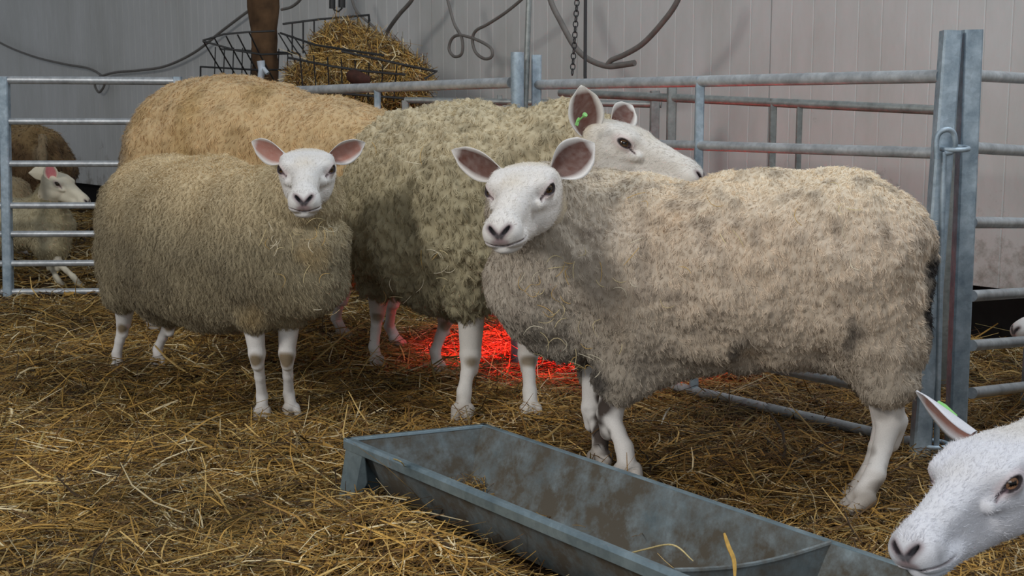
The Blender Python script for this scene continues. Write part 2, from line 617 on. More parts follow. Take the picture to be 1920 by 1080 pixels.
def scatter_straw():
    sets = []
    # (y0, y1, count, length, width)
    for y0, y1, n, l0, w0 in ((1.75, 2.6, 30000, .060, .0030), (2.6, 3.6, 36000, .070, .0036), (3.6, 5.2, 36000, .085, .0044), (5.2, 9.5, 26000, .12, .007)):
        u = RNG.uniform(0, 1, n); y = np.sqrt(y0 ** 2 + u * (y1 ** 2 - y0 ** 2))
        x = RNG.uniform(-.45, .45, n) * y
        # clumped: pull part of them to tuft lines
        keep = ((np.stack([x, y], 1) - WL) @ wn) > 0
        q = np.stack([x, y], 1) - T0[:2]; a = q @ tdir; b = q @ tperp
        inside = (a > -.01 + TSK * np.clip(b / TW, 0, 1)) & (a < TL) & (b > .0) & (b < TW + .0)
        keep &= ~inside
        x, y = x[keep], y[keep]; n = len(x)
        P = np.stack([x, y, 0 * x], 1)
        phi = RNG.uniform(0, 2 * np.pi, n) * .6 + vnoise(P, .16, 11) * 3.0
        pit = RNG.normal(0, .16, n) + (RNG.random(n) < .03) * RNG.uniform(.2, .8, n)
        L = l0 * np.exp(RNG.normal(0, .55, n)); L = np.clip(L, .015, .24)
        L *= np.where(RNG.random(n) < .02, 1.7, 1)
        D = np.stack([np.cos(phi) * np.cos(pit), np.sin(phi) * np.cos(pit), np.sin(pit)], 1)
        z = hgt(x, y) + RNG.uniform(-.016, .020, n) + np.abs(np.sin(pit)) * L * .35
        C = np.stack([x, y, z], 1)
        UP = nrm(np.stack([RNG.normal(0, .5, n), RNG.normal(0, .5, n), np.ones(n)], 1))
        W = w0 * RNG.uniform(.3, 1.2, n) * np.where(RNG.random(n) < .06, 1.7, 1)
        patch = .86 + .26 * vnoise(P, .35, 21) + .2 * vnoise(P, .1, 22)
        c = straw_cols(n) * patch[:, None]
        # broad patch, darker and browner, around the cream sheep
        brown_patch = np.exp(-((x - .75) / 1.0) ** 2 - ((y - 3.3) / 1.1) ** 2)
        c = c * (1 - .42 * brown_patch[:, None] * np.array([.8, .95, 1.0]))
        sets.append(straw_ribbons(C, D, UP, L, W, c, (RNG.normal(0, .25, n), RNG.normal(0, .35, n))))
    V = np.concatenate([s[0] for s in sets]); o = np.cumsum([0] + [len(s[0]) for s in sets])
    Q = np.concatenate([s[1] + o[i] for i, s in enumerate(sets)]); C = np.concatenate([s[2] for s in sets])
    tag(link('straw_bedding', raw_mesh('straw_bedding', V, Q, C, False, M['straw'])),
        'golden and brown loose straw bedding covering the pen floor', 'straw', kind='stuff')


scatter_straw()
# ------------------------------------------------------------------ sheep
def strands(V, Q, N, n, length, width, cell, clump, flow, lift, lay, curl, colf, seed, segs=3, mask=None, lenvar=.35):
    """ribbon strands of wool on a surface, gathered into locks"""
    rng = np.random.default_rng(seed)
    tri = np.concatenate([Q[:, [0, 1, 2]], Q[:, [0, 2, 3]]])
    A = np.linalg.norm(np.cross(V[tri[:, 1]] - V[tri[:, 0]], V[tri[:, 2]] - V[tri[:, 0]]), axis=1)
    fn = N[tri[:, 0]]
    view = nrm(np.array([0, 0, CAM_H]) - V[tri[:, 0]])
    A = A * np.where((fn * view).sum(1) > -.25, 1, .22)
    if mask is not None:
        A = A * mask(V[tri[:, 0]])
    idx = rng.choice(len(tri), n, p=A / A.sum())
    r1 = np.sqrt(rng.random(n)); r2 = rng.random(n)
    T = tri[idx]
    wt = np.stack([1 - r1, r1 * (1 - r2), r1 * r2], 1)[:, :, None]
    p = (V[T] * wt).sum(1); nn = nrm((N[T] * wt).sum(1))
    fl = flow(p, nn)
    t = nrm(fl - nn * (fl * nn).sum(1)[:, None])
    b = np.cross(nn, t)
    vec, idh, f1, f2 = worley(p, cell, seed)
    vec = vec - nn * (vec * nn).sum(1)[:, None]
    L = length * (1 + lenvar * rng.normal(0, 1, n)).clip(.4, 1.8) * (.8 + .4 * idh)
    ph = idh * 6.28
    # each lock leans its own way
    la = (idh - .5) * 1.6
    tl = nrm(t * np.cos(la)[:, None] + b * np.sin(la)[:, None] + rng.normal(0, .12, (n, 3)))
    K = segs + 1
    s = np.linspace(0, 1, K)
    ctr = p[:, None] - nn[:, None] * .002 \
        + nn[:, None] * (L[:, None] * lift * np.sin(s * 2.0)[None])[..., None] \
        + tl[:, None] * (L[:, None] * lay * (s ** 1.4)[None])[..., None] \
        + vec[:, None] * (clump * (s ** .9)[None, :, None]) \
        + b[:, None] * (curl * L[:, None] * np.sin(s[None] * 7 + ph[:, None]) * s[None])[..., None] \
        + nn[:, None] * (curl * .7 * L[:, None] * np.cos(s[None] * 7 + ph[:, None] * 2) * s[None])[..., None]
    d = nrm(np.gradient(ctr, axis=1))
    fac = nrm(nn + rng.normal(0, .35, (n, 3)))
    side = nrm(np.cross(d, fac[:, None]))
    ww = (width * rng.uniform(.6, 1.3, n))[:, None] * np.linspace(1, .35, K)[None]
    a = ctr - side * ww[..., None] * .5; c = ctr + side * ww[..., None] * .5
    Vs = np.stack([a, c], 2).reshape(-1, 3)
    base = np.arange(n)[:, None] * 2 * K
    Qs = np.concatenate([np.concatenate([base + 2 * k, base + 2 * k + 1, base + 2 * k + 3, base + 2 * k + 2], 1) for k in range(segs)])
    cc = colf(p, nn) * (1 + .10 * rng.normal(0, 1, (n, 1))).clip(.7, 1.35) * (.90 + .2 * idh[:, None])
    return Vs, Qs, np.repeat(cc, 2 * K, 0)


def joinm(parts):
    V = []; Q = []; C = []; o = 0
    for v, q, c in parts:
        V.append(v); Q.append(q + o); C.append(c); o += len(v)
    return np.concatenate(V), np.concatenate(Q), np.concatenate(C)


def union(prims, k):
    """prims: list of ('c', a, b, ra, rb[,k]) / ('e', c, r[,R,k])"""
    def f(P):
        d = None
        for pr in prims:
            if pr[0] == 'c':
                e = sd_tcap(P, *pr[1:5]); kk = pr[5] if len(pr) > 5 else k
            else:
                e = sd_ell(P, pr[1], pr[2], pr[3] if len(pr) > 3 else None); kk = k
            d = e if d is None else smin(d, e, kk)
        return d
    return f


def bounds(prims, pad=.03):
    lo = np.full(3, 1e9); hi = -lo
    for pr in prims:
        if pr[0] == 'c':
            for p, r in ((pr[1], pr[3]), (pr[2], pr[4])):
                lo = np.minimum(lo, np.array(p) - r); hi = np.maximum(hi, np.array(p) + r)
        else:
            r = max(pr[2]); lo = np.minimum(lo, np.array(pr[1]) - r); hi = np.maximum(hi, np.array(pr[1]) + r)
    return lo - pad, hi + pad


EYE_C = np.array([.086, .0490, -.040])
GZ = nrm(np.array([.50, .85, .10]))
LONG = nrm(np.array([.80, -.40, -.36])); LONG = nrm(LONG - GZ * (LONG @ GZ)); SHORT = np.cross(LONG, GZ)
if SHORT[2] < 0:
    SHORT = -SHORT
EYE_R = np.stack([LONG, GZ, SHORT], 1)
OPEN_C = EYE_C + GZ * .0185
TEAR_A = OPEN_C + LONG * .0135 - GZ * .003
TEAR_B = OPEN_C + LONG * .033 - GZ * .0125 - SHORT * .005


def tear_d(Pa):
    q = (Pa - OPEN_C) @ EYE_R
    a = np.array([.012, -.0015]); b = np.array([.031, -.0065]); ab = b - a
    w_ = q[:, [0, 2]] - a
    t = np.clip(w_ @ ab / (ab @ ab), 0, 1)
    return np.hypot(*(w_ - t[:, None] * ab).T) + .001 * t + 10 * (np.abs(q[:, 1]) > .035)


def head_sdf(nk, nr, wide=1.0):
    def f(P):
        Pa = P.copy(); Pa[:, 1] = np.abs(P[:, 1]) / wide
        d = sd_ell(Pa, (.030, 0, -.046), (.066, .064, .046))
        d = smin(d, sd_ell(Pa, (.075, 0, -.042), (.050, .052, .038)), .02)
        d = smin(d, sd_tcap(Pa, (.050, .042, -.026), (.094, .040, -.028), .020, .0155), .014)      # brow over the eye
        d = smin(d, sd_tcap(Pa, (.090, 0, -.046), (.200, 0, -.070), .036, .0270), .02)
        d = smin(d, sd_ell(Pa, (.222, 0, -.080), (.028, .033, .028)), .018)
        d = smin(d, sd_ell(Pa, (.226, .016, -.083), (.022, .0185, .020)), .010)       # nostril wings
        d = smin(d, sd_ell(Pa, (.205, .018, -.098), (.034, .018, .014)), .010)       # upper lip
        d = smin(d, sd_tcap(Pa, (.060, .0, -.098), (.185, .0, -.104), .040, .022), .025)
        d = smin(d, sd_ell(Pa, (.060, .034, -.080), (.046, .022, .042)), .018)        # cheek
        d = smin(d, sd_ell(Pa, (.208, 0, -.113), (.026, .023, .012)), .008)           # chin
        d = smin(d, sd_tcap(P, (.02, 0, -.070), nk, .056, nr), .03)
        # hollow in front of the eye and along the nose
        d = smax(d, -sd_tcap(Pa, (.125, .066, -.060), (.185, .058, -.078), .022, .018), .022)
        d = smin(d, sd_tcap(Pa, (.118, .040, -.062), (.058, .050, -.064), .009, .011), .012)      # cheekbone
        d = smax(d, P[:, 2] + .0015 + .10 * np.clip(P[:, 0] - .05, 0, 1), .020)                  # flat poll
        # orbit
        d = smin(d, sd_ell(Pa, EYE_C, (.0185, .0185, .0175)), .010)
        d = smax(d, -sd_ell(Pa, OPEN_C, (.0148, .0105, .0080), EYE_R), .0025)
        d = smax(d, -np.maximum(tear_d(Pa) - .0020, -(d + .0040)), .003)
        # nostrils
        c, s = math.cos(.85), math.sin(.85)
        Rn = np.array([[1, 0, 0], [0, c, -s], [0, s, c]])
        d = smax(d, -sd_ell(Pa, (.2475, .0125, -.0735), (.014, .0100, .0027), Rn), .0025)
        d = smax(d, -sd_tcap(Pa, (.253, 0, -.080), (.250, 0, -.098), .0022, .0015), .003)
        # mouth slit
        g = np.maximum(np.abs(P[:, 2] + .1005 + .0035 * np.cos(P[:, 1] * 100)) - .0009, -(P[:, 0] - .196))
        g = np.maximum(g, -(d + .005))
        d = smax(d, -g, .003)
        return d
    return f


def head_col(P, tone):
    """pigment of a white face; P in head space"""
    n = len(P); ya = np.abs(P[:, 1])
    c = np.tile(tone['face'], (n, 1))
    def blend(c, col, m):
        m = np.clip(m, 0, 1)[:, None]
        return c * (1 - m) + np.asarray(col) * m
    nz = vnoise(P, .02, 5)
    # woolly cream on the poll, cream sides
    c = blend(c, tone['cream'], .75 * np.clip((.05 - P[:, 0]) / .06, 0, 1) + .15 * nz)
    c = blend(c, tone['cream'], .35 * np.clip(1 - np.abs(P[:, 0] - .12) / .05, 0, 1) * np.clip(1 - ya / .03, 0, 1))
    # eye rim
    pa = np.stack([P[:, 0], ya, P[:, 2]], 1)
    pe = (pa - OPEN_C) @ EYE_R
    re = np.sqrt((pe[:, 0] / .0150) ** 2 + (pe[:, 2] / .0078) ** 2 + (pe[:, 1] / .022) ** 2)
    c = blend(c, tone['lidpink'], .45 * np.clip((2.3 - re) / .8, 0, 1))
    c = blend(c, tone['lid'], (1.30 - re) / .25)
    td = tear_d(pa)
    c = blend(c, tone['tear'], (.0042 - td) / .003)
    c = blend(c, tone['lid'], (.0022 - td) / .002 * .8)
    # nose: Y-shaped dark skin
    na = sd_tcap(pa, (.250, .0030, -.0830), (.246, .0200, -.0650), .0034, .0028)
    nb = sd_tcap(pa, (.250, .004, -.082), (.252, 0, -.096), .0026, .0016)
    c = blend(c, tone['nose'] * .4 + tone['nosepink'] * .6, (.0085 - np.minimum(na, nb)) / .006 * .7 * (P[:, 0] > .225))
    ca, sa = math.cos(.85), math.sin(.85)
    slit = sd_ell(pa, (.2475, .0125, -.0735), (.015, .0106, .0034), np.array([[1, 0, 0], [0, ca, -sa], [0, sa, ca]]))
    c = blend(c, tone['nose'] * .5, (.0006 - slit) / .0014)
    c = blend(c, tone['nose'], (.0024 - np.minimum(na, nb)) / .0028 * (P[:, 0] > .218))
    c = blend(c, tone['nosepink'], .8 * np.clip((.010 - np.abs(P[:, 2] + .0965)) / .006, 0, 1) * np.clip((P[:, 0] - .228) / .01, 0, 1) * np.clip((.020 - ya) / .008, 0, 1))
    ml = np.abs(P[:, 2] + .1005 + .0035 * np.cos(P[:, 1] * 100))
    c = blend(c, tone['lip'], np.clip((.0030 - ml) / .0022, 0, 1) * np.clip((P[:, 0] - .19) / .02, 0, 1) * .75)
    c = blend(c, tone['nose'] * .6 + tone['face'] * .4, tone['grime'] * np.clip(vnoise(P, .012, 9) * 1.5 - .3, 0, 1) * np.clip((P[:, 0] - .19) / .04, 0, 1))
    sp = worley(P, .022, 31)
    c = blend(c, lin(90, 84, 80), .8 * np.clip((.09 - sp[2]) / .03, 0, 1) * (sp[1] > .62) * tone.get('spots', 0))
    return c


def ear_mesh(base, d, face, L, Wd, cup, tone, droop=.0):
    """leaf-shaped cupped ear with a pink inner side; head space"""
    d = nrm(d); face = nrm(np.array(face) - d * (np.array(face) @ d)); sd = np.cross(d, face)
    nu, nv = 22, 15
    U, Vv = np.meshgrid(np.linspace(0, 1, nu), np.linspace(-1, 1, nv), indexing='ij')
    u = U.ravel(); v = Vv.ravel()
    half = Wd * .5 * (.34 + .70 * np.sin(np.pi * np.clip(u * .90, 0, 1) ** .9)) * np.clip((1.0 - u) / .22, 0, 1) ** .5
    half = np.maximum(half, .0006)
    cpf = cup * (1 - .55 * u)
    ang = v * (1.1 + .9 * (1 - u)) * cpf
    rad = half / np.maximum(np.sin(np.clip(1.1 * cpf, .25, 1.4)), .2)
    x = np.where(cpf > .05, rad * np.sin(ang * .9), half * v)
    z = rad * (1 - np.cos(ang * .9))
    ctr = np.array(base) + d * (u * L)[:, None] - np.array([0, 0, 1.0]) * (droop * L * u ** 2)[:, None]
    inner = ctr + sd * x[:, None] + face * (z - .0)[:, None]
    th = (.0042 * (1 - .75 * np.abs(v)) * (1 - .4 * u) + .0008)
    outer = inner - face * th[:, None] - 0
    V = np.concatenate([inner, outer]); k = nu * nv
    i = (np.arange(nu - 1)[:, None] * nv + np.arange(nv - 1)[None]).ravel()
    Qi = np.stack([i, i + 1, i + nv + 1, i + nv], 1)
    Qo = np.stack([i, i + nv, i + nv + 1, i + 1], 1) + k
    rim = []
    for a in range(nu - 1):
        s = a * nv; e = a * nv + nv - 1
        rim.append((s, s + nv, s + nv + k, s + k)); rim.append((e + nv, e, e + k, e + nv + k))
    s = (nu - 1) * nv
    for a in range(nv - 1):
        rim.append((s + a, s + a + 1, s + a + 1 + k, s + a + k))
    m = np.clip((1 - np.abs(v) * 1.25) / .22, 0, 1) * np.clip((.93 - u) / .12, 0, 1)
    m2 = m * (.92 + .08 * vnoise(inner, .006, 4))
    ci = tone['face'] * (1 - m2[:, None]) + tone['ear'] * m2[:, None]
    edge = np.clip((np.abs(v) - .55) / .2, 0, 1) * np.clip(1.2 - u, 0, 1)
    co = np.tile(tone['face'], (k, 1))
    return V, np.concatenate([Qi, Qo, np.array(rim)]), np.concatenate([ci, co])


TONE = dict(face=lin(226, 223, 220), cream=lin(210, 194, 164), lid=lin(52, 44, 46), lidpink=lin(206, 178, 178), tear=lin(118, 92, 96),
            nose=lin(58, 50, 56), nosepink=lin(176, 150, 152), lip=lin(140, 124, 126), ear=lin(176, 122, 108), grime=.25)


def frame(fwd, up):
    f = nrm(fwd); u = nrm(np.array(up) - f * (np.array(up) @ f)); l = np.cross(u, f)
    return np.stack([f, l, u], 1)


def leg(pts, toe, s=1.0, kind='front'):
    """pts world joints from inside the wool down to the foot; returns skin prims"""
    r = dict(front=[.034, .0205, .0128, .0146, .0152], hind=[.040, .0220, .0140, .0150, .0152])[kind]
    pr = []; k = .007
    toe = nrm(np.array([toe[0], toe[1], 0.0])); sd = np.array([-toe[1], toe[0], 0])
    top, kn, ft = [np.asarray(p, float) for p in pts]
    fet = ft + np.array([0, 0, .052]) * s - toe * .016 * s
    fet = fet + (kn - fet) * .06
    pr.append(('c', top, kn, r[0] * s, r[1] * s, k))
    mid = kn * .45 + fet * .55
    pr.append(('c', kn, mid, r[1] * s * .86, r[2] * s, k))
    pr.append(('c', mid, fet, r[2] * s, r[3] * s * .95, k))
    if kind == 'front':
        pr.append(('c', kn + toe * .004, kn - np.array([0, 0, .03 * s]), .0212 * s, .016 * s, k))
    else:
        pr.append(('c', kn - toe * .013 * s, kn - np.array([0, 0, .035 * s]) - toe * .005, .016 * s, .013 * s, k))
    pr.append(('c', fet, ft + np.array([0, 0, .028 * s]), r[3] * s, r[4] * s, k))
    for q in (-1, 1):
        pr.append(('c', ft + sd * q * .0105 * s + np.array([0, 0, .024 * s]), ft + toe * .022 * s + sd * q * .012 * s + np.array([0, 0, .010 * s]), .0135 * s, .0095 * s, .004))
    return pr


def make_sheep(label, base, fleece, legs, torso, head, wool, tone, group=None, vox=.0065, fine=True, extra=None, stain=None, fur=True):
    base = np.asarray(base, float)
    root = empty('sheep', tuple(base), label, 'sheep', group)
    # ---- skin: torso, neck, legs
    skin = list(torso)
    for l in legs:
        skin += l
    lo, hi = bounds(skin)
    V, Q = mesh_sdf(union(skin, .02), lo, hi, .0052 if fine else .008)
    sc_ = head['scale']; R = head['R'] if 'R' in head else frame(head['fwd'], head['up']); pos = np.asarray(head['pos'], float)
    c = np.tile(tone['face'] * .96, (len(V), 1))
    # knees rubbed brown, feet dirty
    nz = vnoise(V, .03, 3)
    for l in legs:
        kn = l[0][2]; ft = l[-1][1]
        if tone.get('knee', 0):
            dk = np.linalg.norm(V - (kn - np.array([0, 0, .014]) + np.array([0, -.020, 0])), axis=1)
            m = np.clip((.024 + .006 * nz - dk) / .01, 0, 1)[:, None] * tone['knee']
            c = c * (1 - m) + lin(120, 100, 66) * m
        dz = V[:, 2] - ft[2]; near = np.linalg.norm(V[:, :2] - ft[None, :2], axis=1) < .07
        m = (np.clip((.034 + .02 * nz - dz) / .03, 0, 1) * near)[:, None] * .55
        c = c * (1 - m) + lin(128, 112, 92) * m
        m = (np.clip(nz * 1.5 - .35, 0, 1) * (dz < .3) * near)[:, None] * tone.get('legdirt', .25)
        c = c * (1 - m) + lin(96, 84, 72) * m
    if stain:
        c = stain(V, c)
    parts = [(V, Q, c)]
    # ---- head
    hs = []
    if head.get('nk') is not None:
        nk = (np.asarray(head['nk']) - pos) @ R / sc_
        fh = head_sdf(nk, .075, head.get('wide', 1.0))
        hv, hq = mesh_sdf(fh, (-.06, -.085, -.17), (.262, .085, .012), .0023 if fine else .005, .012)
        hc = head_col(hv, tone)
        hs.append((hv, hq, hc))
        for sgn, e in zip((1, -1), head['ears']):
            b = np.array([.012, .050 * sgn, -.026]) if e.get('base') is None else np.array(e['base'])
            hs.append(ear_mesh(b, e['d'], e['face'], e.get('L', .125), e.get('W', .062), e.get('cup', .9), tone, e.get('droop', 0)))
        hv, hq, hc = joinm(hs)
        parts.append((pos + (hv * sc_) @ R.T, hq, hc))
        if fine and fur:
            Vh = parts[-1][0]; N = vnormals(Vh, hq)
            back = -R[:, 0]
            nf = int(16000)
            hid = worley  # noqa
            colarr = hc
            def colf(p, nn):
                q = (p - pos) @ R / sc_
                cc = head_col(q, tone)
                return cc
            nh = len(hs[0][0])
            Qh = hs[0][1]
            def msk(p):
                q = (p - pos) @ R / sc_
                ye = np.stack([q[:, 0], np.abs(q[:, 1]), q[:, 2]], 1) - OPEN_C
                return (np.linalg.norm(ye, axis=1) > .020) * ((q[:, 0] < .222) | (q[:, 2] > -.066)) * 1.0 + 1e-9
            fs = strands(Vh[:nh], Qh, N[:nh], nf, .007 * sc_, .0008, .004, .1, lambda p, nn: np.tile(-R[:, 0] * -1.0 * -1, (len(p), 1)) + np.array([0, 0, -.3]), .30, .9, .0, colf, 77, 2, msk)
            parts.append(fs)
    V, Q, c = joinm(parts)
    me = raw_mesh('body', V - base, Q, c, True, M['skin'])
    link('body', me, root)
    # ---- eyes
    if head.get('nk') is not None:
        wide = head.get('wide', 1.0)
        for sgn in (1, -1):
            ec = EYE_C * [1, sgn * wide, 1]; er = .0136
            nu, nv = 20, 32
            th = np.linspace(0, np.pi, nu)[:, None]; ph = np.linspace(0, 2 * np.pi, nv, endpoint=False)[None]
            S = np.stack([np.sin(th) * np.cos(ph), np.sin(th) * np.sin(ph), np.cos(th) + 0 * ph], -1).reshape(-1, 3)
            ax = GZ * [1, sgn, 1]; Rf = frame(ax, (0, 0, 1))
            S2 = S[:, [2, 0, 1]] @ Rf.T      # pole along the gaze axis
            loc = S[:, [2, 0, 1]]
            r = np.sqrt(loc[:, 1] ** 2 + loc[:, 2] ** 2)
            col = np.tile(lin(200, 186, 176), (len(S), 1))
            col[r < .74] = tone.get('iris', lin(92, 66, 40)); col[(r < .82) & (r >= .70)] = lin(30, 24, 22)
            col[(np.abs(loc[:, 1]) < .46) & (np.abs(loc[:, 2]) < .24) & (loc[:, 0] > 0)] = lin(8, 8, 10)
            i = (np.arange(nu - 1)[:, None] * nv + np.arange(nv)[None]).ravel(); j = (np.arange(nu - 1)[:, None] * nv + (np.arange(nv)[None] + 1) % nv).ravel()
            Qe = np.stack([i, j, j + nv, i + nv], 1)
            W = pos + ((ec + S2 * er) * sc_) @ R.T
            link('eye', raw_mesh('eye', W - base, Qe, col, True, M['eye']), root)
    # ---- fleece
    lo, hi = bounds(fleece, .05)
    V, Q = mesh_sdf(union(fleece, wool.get('k', .07)), lo, hi, vox, .05)
    N = vnormals(V, Q)
    cell = np.array(wool['cell'])
    warp = V + .35 * cell * np.stack([vnoise(V, cell[0] * 2.2, 41), vnoise(V, cell[0] * 2.2, 42), vnoise(V, cell[0] * 2.2, 43)], 1)
    _, _, f1, f2 = worley(warp, cell * wool.get('bumpcell', 1.6), wool['seed'] + 7)
    bump = wool['bump'] * (np.clip((f2 - f1) * 1.5, 0, 1) - .5)
    big = wool.get('lump', .008) * vnoise(V, .07, wool['seed']) + .5 * wool.get('lump', .008) * vnoise(V, .035, wool['seed'] + 1)
    V = V + N * (bump + big)[:, None]
    N = vnormals(V, Q)
    colf = wool['col']
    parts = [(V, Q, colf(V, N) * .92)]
    flow = wool.get('flow') or (lambda p, nn: np.tile(np.array([0, 0, -1.0]), (len(p), 1)) + .35 * np.stack([vnoise(p, .12, 51), vnoise(p, .12, 52), vnoise(p, .12, 53)], 1))
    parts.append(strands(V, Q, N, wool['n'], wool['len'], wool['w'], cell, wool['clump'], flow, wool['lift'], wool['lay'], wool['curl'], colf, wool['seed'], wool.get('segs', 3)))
    Vf, Qf, Cf = joinm(parts)
    sm = np.zeros(len(Qf), bool); sm[:] = True
    link('fleece', raw_mesh('fleece', Vf - base, Qf, Cf, sm, M['wool']), root)
    return root, pos, R, sc_


def B_(px, py, Y, r):             # blob from the photograph: centre, radius in pixels
    return at(px, py, Y), r / ppm(px, py, Y)


def cap(a, b, k=None):
    (p, r), (q, s) = B_(*a), B_(*b)
    return ('c', p, q, r, s) + ((k,) if k else ())


def colmix(P, stops):
    """stops: list of (mask function value, colour)"""
    pass
# ------------------------------------------------------------------ the flock
def shrink(prims, d=.04):
    return [(p[0], p[1], p[2], max(p[3] - d, .03), max(p[4] - d, .03)) for p in prims if min(p[3], p[4]) > .07]


def gp(px, py):
    return G(px, py, .0)


def ears(R, *es):
    out = []
    for e in es:
        e = dict(e); e['d'] = np.array(e['d'], float) @ R; e['face'] = np.array(e['face'], float) @ R
        out.append(e)
    return out


def mk_head(px, py, Y, fwd, up, scale, nk, e_left, e_right, **kw):
    R = frame(fwd, up)
    return dict(pos=at(px, py, Y), fwd=fwd, up=up, scale=scale, nk=nk, ears=ears(R, e_left, e_right), **kw)


def posed_head(ypr, pos, scale, nk, e_left, e_right, **kw):
    """head turned by yaw, pitch (down) and roll"""
    y, p, r = ypr
    f = np.array([math.cos(p) * math.cos(y), math.cos(p) * math.sin(y), -math.sin(p)])
    l0 = np.array([-math.sin(y), math.cos(y), 0]); u0 = np.cross(f, l0)
    l = l0 * math.cos(r) + u0 * math.sin(r)
    R = np.stack([f, l, np.cross(f, l)], 1)
    return dict(pos=np.array(pos), fwd=f, up=(0, 0, 1), R=R, scale=scale, nk=nk, ears=ears(R, e_left, e_right), **kw)


def blend(c, col, m):
    m = np.clip(m, 0, 1)[:, None]
    return c * (1 - m) + np.asarray(col) * m


# --- sheep B: the large cream one on the far side of the trough, body turned side-on
def col_b(p, nn):
    n = len(p); a = vnoise(p, .10, 1); b = vnoise(p, .03, 2)
    c = np.tile(lin(226, 208, 186), (n, 1))
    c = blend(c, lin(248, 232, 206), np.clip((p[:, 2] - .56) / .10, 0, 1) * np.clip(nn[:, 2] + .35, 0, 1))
    c = blend(c, lin(226, 196, 160), .5 * np.clip(a * 1.4, 0, 1) * np.clip((p[:, 0] - .15) / .1, 0, 1) * np.clip((p[:, 0] - .6) / -.1, 0, 1))
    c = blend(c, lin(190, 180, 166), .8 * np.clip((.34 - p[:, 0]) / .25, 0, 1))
    c = blend(c, lin(140, 124, 110), .55 * np.clip(b * 1.3, 0, 1))
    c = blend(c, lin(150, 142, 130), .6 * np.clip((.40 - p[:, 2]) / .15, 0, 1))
    q = at(1738, 560, 2.6)
    d = np.sqrt(((p[:, 0] - q[0]) / .034) ** 2 + ((p[:, 2] - q[2]) / .092) ** 2)
    c = blend(c, lin(48, 44, 42), (1.35 + .4 * b - d) * 1.5)
    q = at(1685, 765, 2.6); d = np.linalg.norm(p[:, [0, 2]] - q[[0, 2]], axis=1)
    c = blend(c, lin(62, 56, 52), (.030 + .01 * b - d) / .015)
    for px, py, r in ((1545, 590, .02), (1360, 640, .02), (1118, 720, .03), (1060, 620, .016)):
        q = at(px, py, 2.7); d = np.sqrt((p[:, 0] - q[0]) ** 2 + ((p[:, 2] - q[2]) * .5) ** 2)
        c = blend(c, lin(92, 86, 80), .6 * (r + .012 * b - d) / .015)
    return c


fb = [cap((1572, 478, 2.62, 160), (1400, 492, 2.70, 160)), cap((1400, 492, 2.70, 160), (1170, 500, 2.80, 152)),
      cap((1480, 545, 2.68, 148), (1260, 555, 2.76, 148)),
      cap((1590, 520, 2.62, 158), (1628, 620, 2.60, 108)), cap((1620, 600, 2.56, 100), (1665, 715, 2.53, 56), .03),
      cap((1620, 600, 2.72, 90), (1655, 715, 2.70, 48), .03),
      cap((1170, 480, 2.80, 150), (1075, 450, 2.80, 128)), cap((1090, 440, 2.78, 112), (1030, 400, 2.74, 84)), cap((1022, 400, 2.74, 98), (1000, 396, 2.70, 86), .010),
      cap((1080, 500, 2.80, 140), (1030, 520, 2.80, 112)), cap((1030, 540, 2.82, 100), (1060, 600, 2.84, 80)),
      cap((1190, 600, 2.74, 110), (1168, 700, 2.70, 56), .04), cap((1230, 640, 2.74, 70), (1180, 705, 2.72, 48), .04),
      cap((1150, 600, 2.90, 100), (1125, 700, 2.90, 45), .04)]
legs_b = [leg([at(1645, 640, 2.58), at(1668, 790, 2.56), gp(1618, 962)], (-1, -.25), 1.36, 'hind'),
          leg([at(1645, 640, 2.72), at(1658, 790, 2.66), gp(1610, 938)], (-1, .2), 1.15, 'hind'),
          leg([at(1175, 650, 2.74), at(1143, 775, 2.74), gp(1176, 908)], (.15, -1), 1.34, 'front'),
          leg([at(1125, 640, 2.88), at(1112, 765, 2.86), gp(1124, 882)], (-.2, -1), 1.25, 'front')]
def stain_b(V, c):
    nz = vnoise(V, .02, 77)
    for px, py, Y, rx, rz in ((1122, 805, 2.74, .020, .040), (1128, 748, 2.80, .03, .025), (1140, 768, 2.71, .006, .006), (1690, 745, 2.55, .02, .03), (1136, 800, 2.86, .03, .05)):
        q = at(px, py, Y); d = np.sqrt(((V[:, 0] - q[0]) / rx) ** 2 + ((V[:, 2] - q[2]) / rz) ** 2)
        c = blend(c, lin(70, 60, 54), (1.0 + .6 * nz - d) / .5 * .85 * (np.abs(V[:, 1] - Y) < .12))
    return c


TB = dict(TONE, face=lin(232, 227, 222), legdirt=.6, ear=lin(96, 56, 44), spots=.0)
rB, *_ = make_sheep('cream woolly sheep standing side-on behind the metal trough, face turned to the viewer', G(1400, 905),
           fb, legs_b, shrink(fb),
           posed_head((-1.8194, .1754, .0495), (.0332, 2.6177, .6956), 1.08, at(1040, 420, 2.80),
                   dict(d=(.72, .25, .50), face=(-.10, -1, -.10), L=.098, W=.060, cup=.65),
                   dict(d=(-1, .25, .46), face=(-.25, -1, -.35), L=.110, W=.046, cup=.75)),
           dict(cell=(.009, .009, .016), bump=.0070, bumpcell=1.5, lump=.012, n=200000, len=.0100, w=.0013, clump=.42, lift=.30, lay=.75, curl=.16, seed=3, col=col_b, k=.06), TB, stain=stain_b)


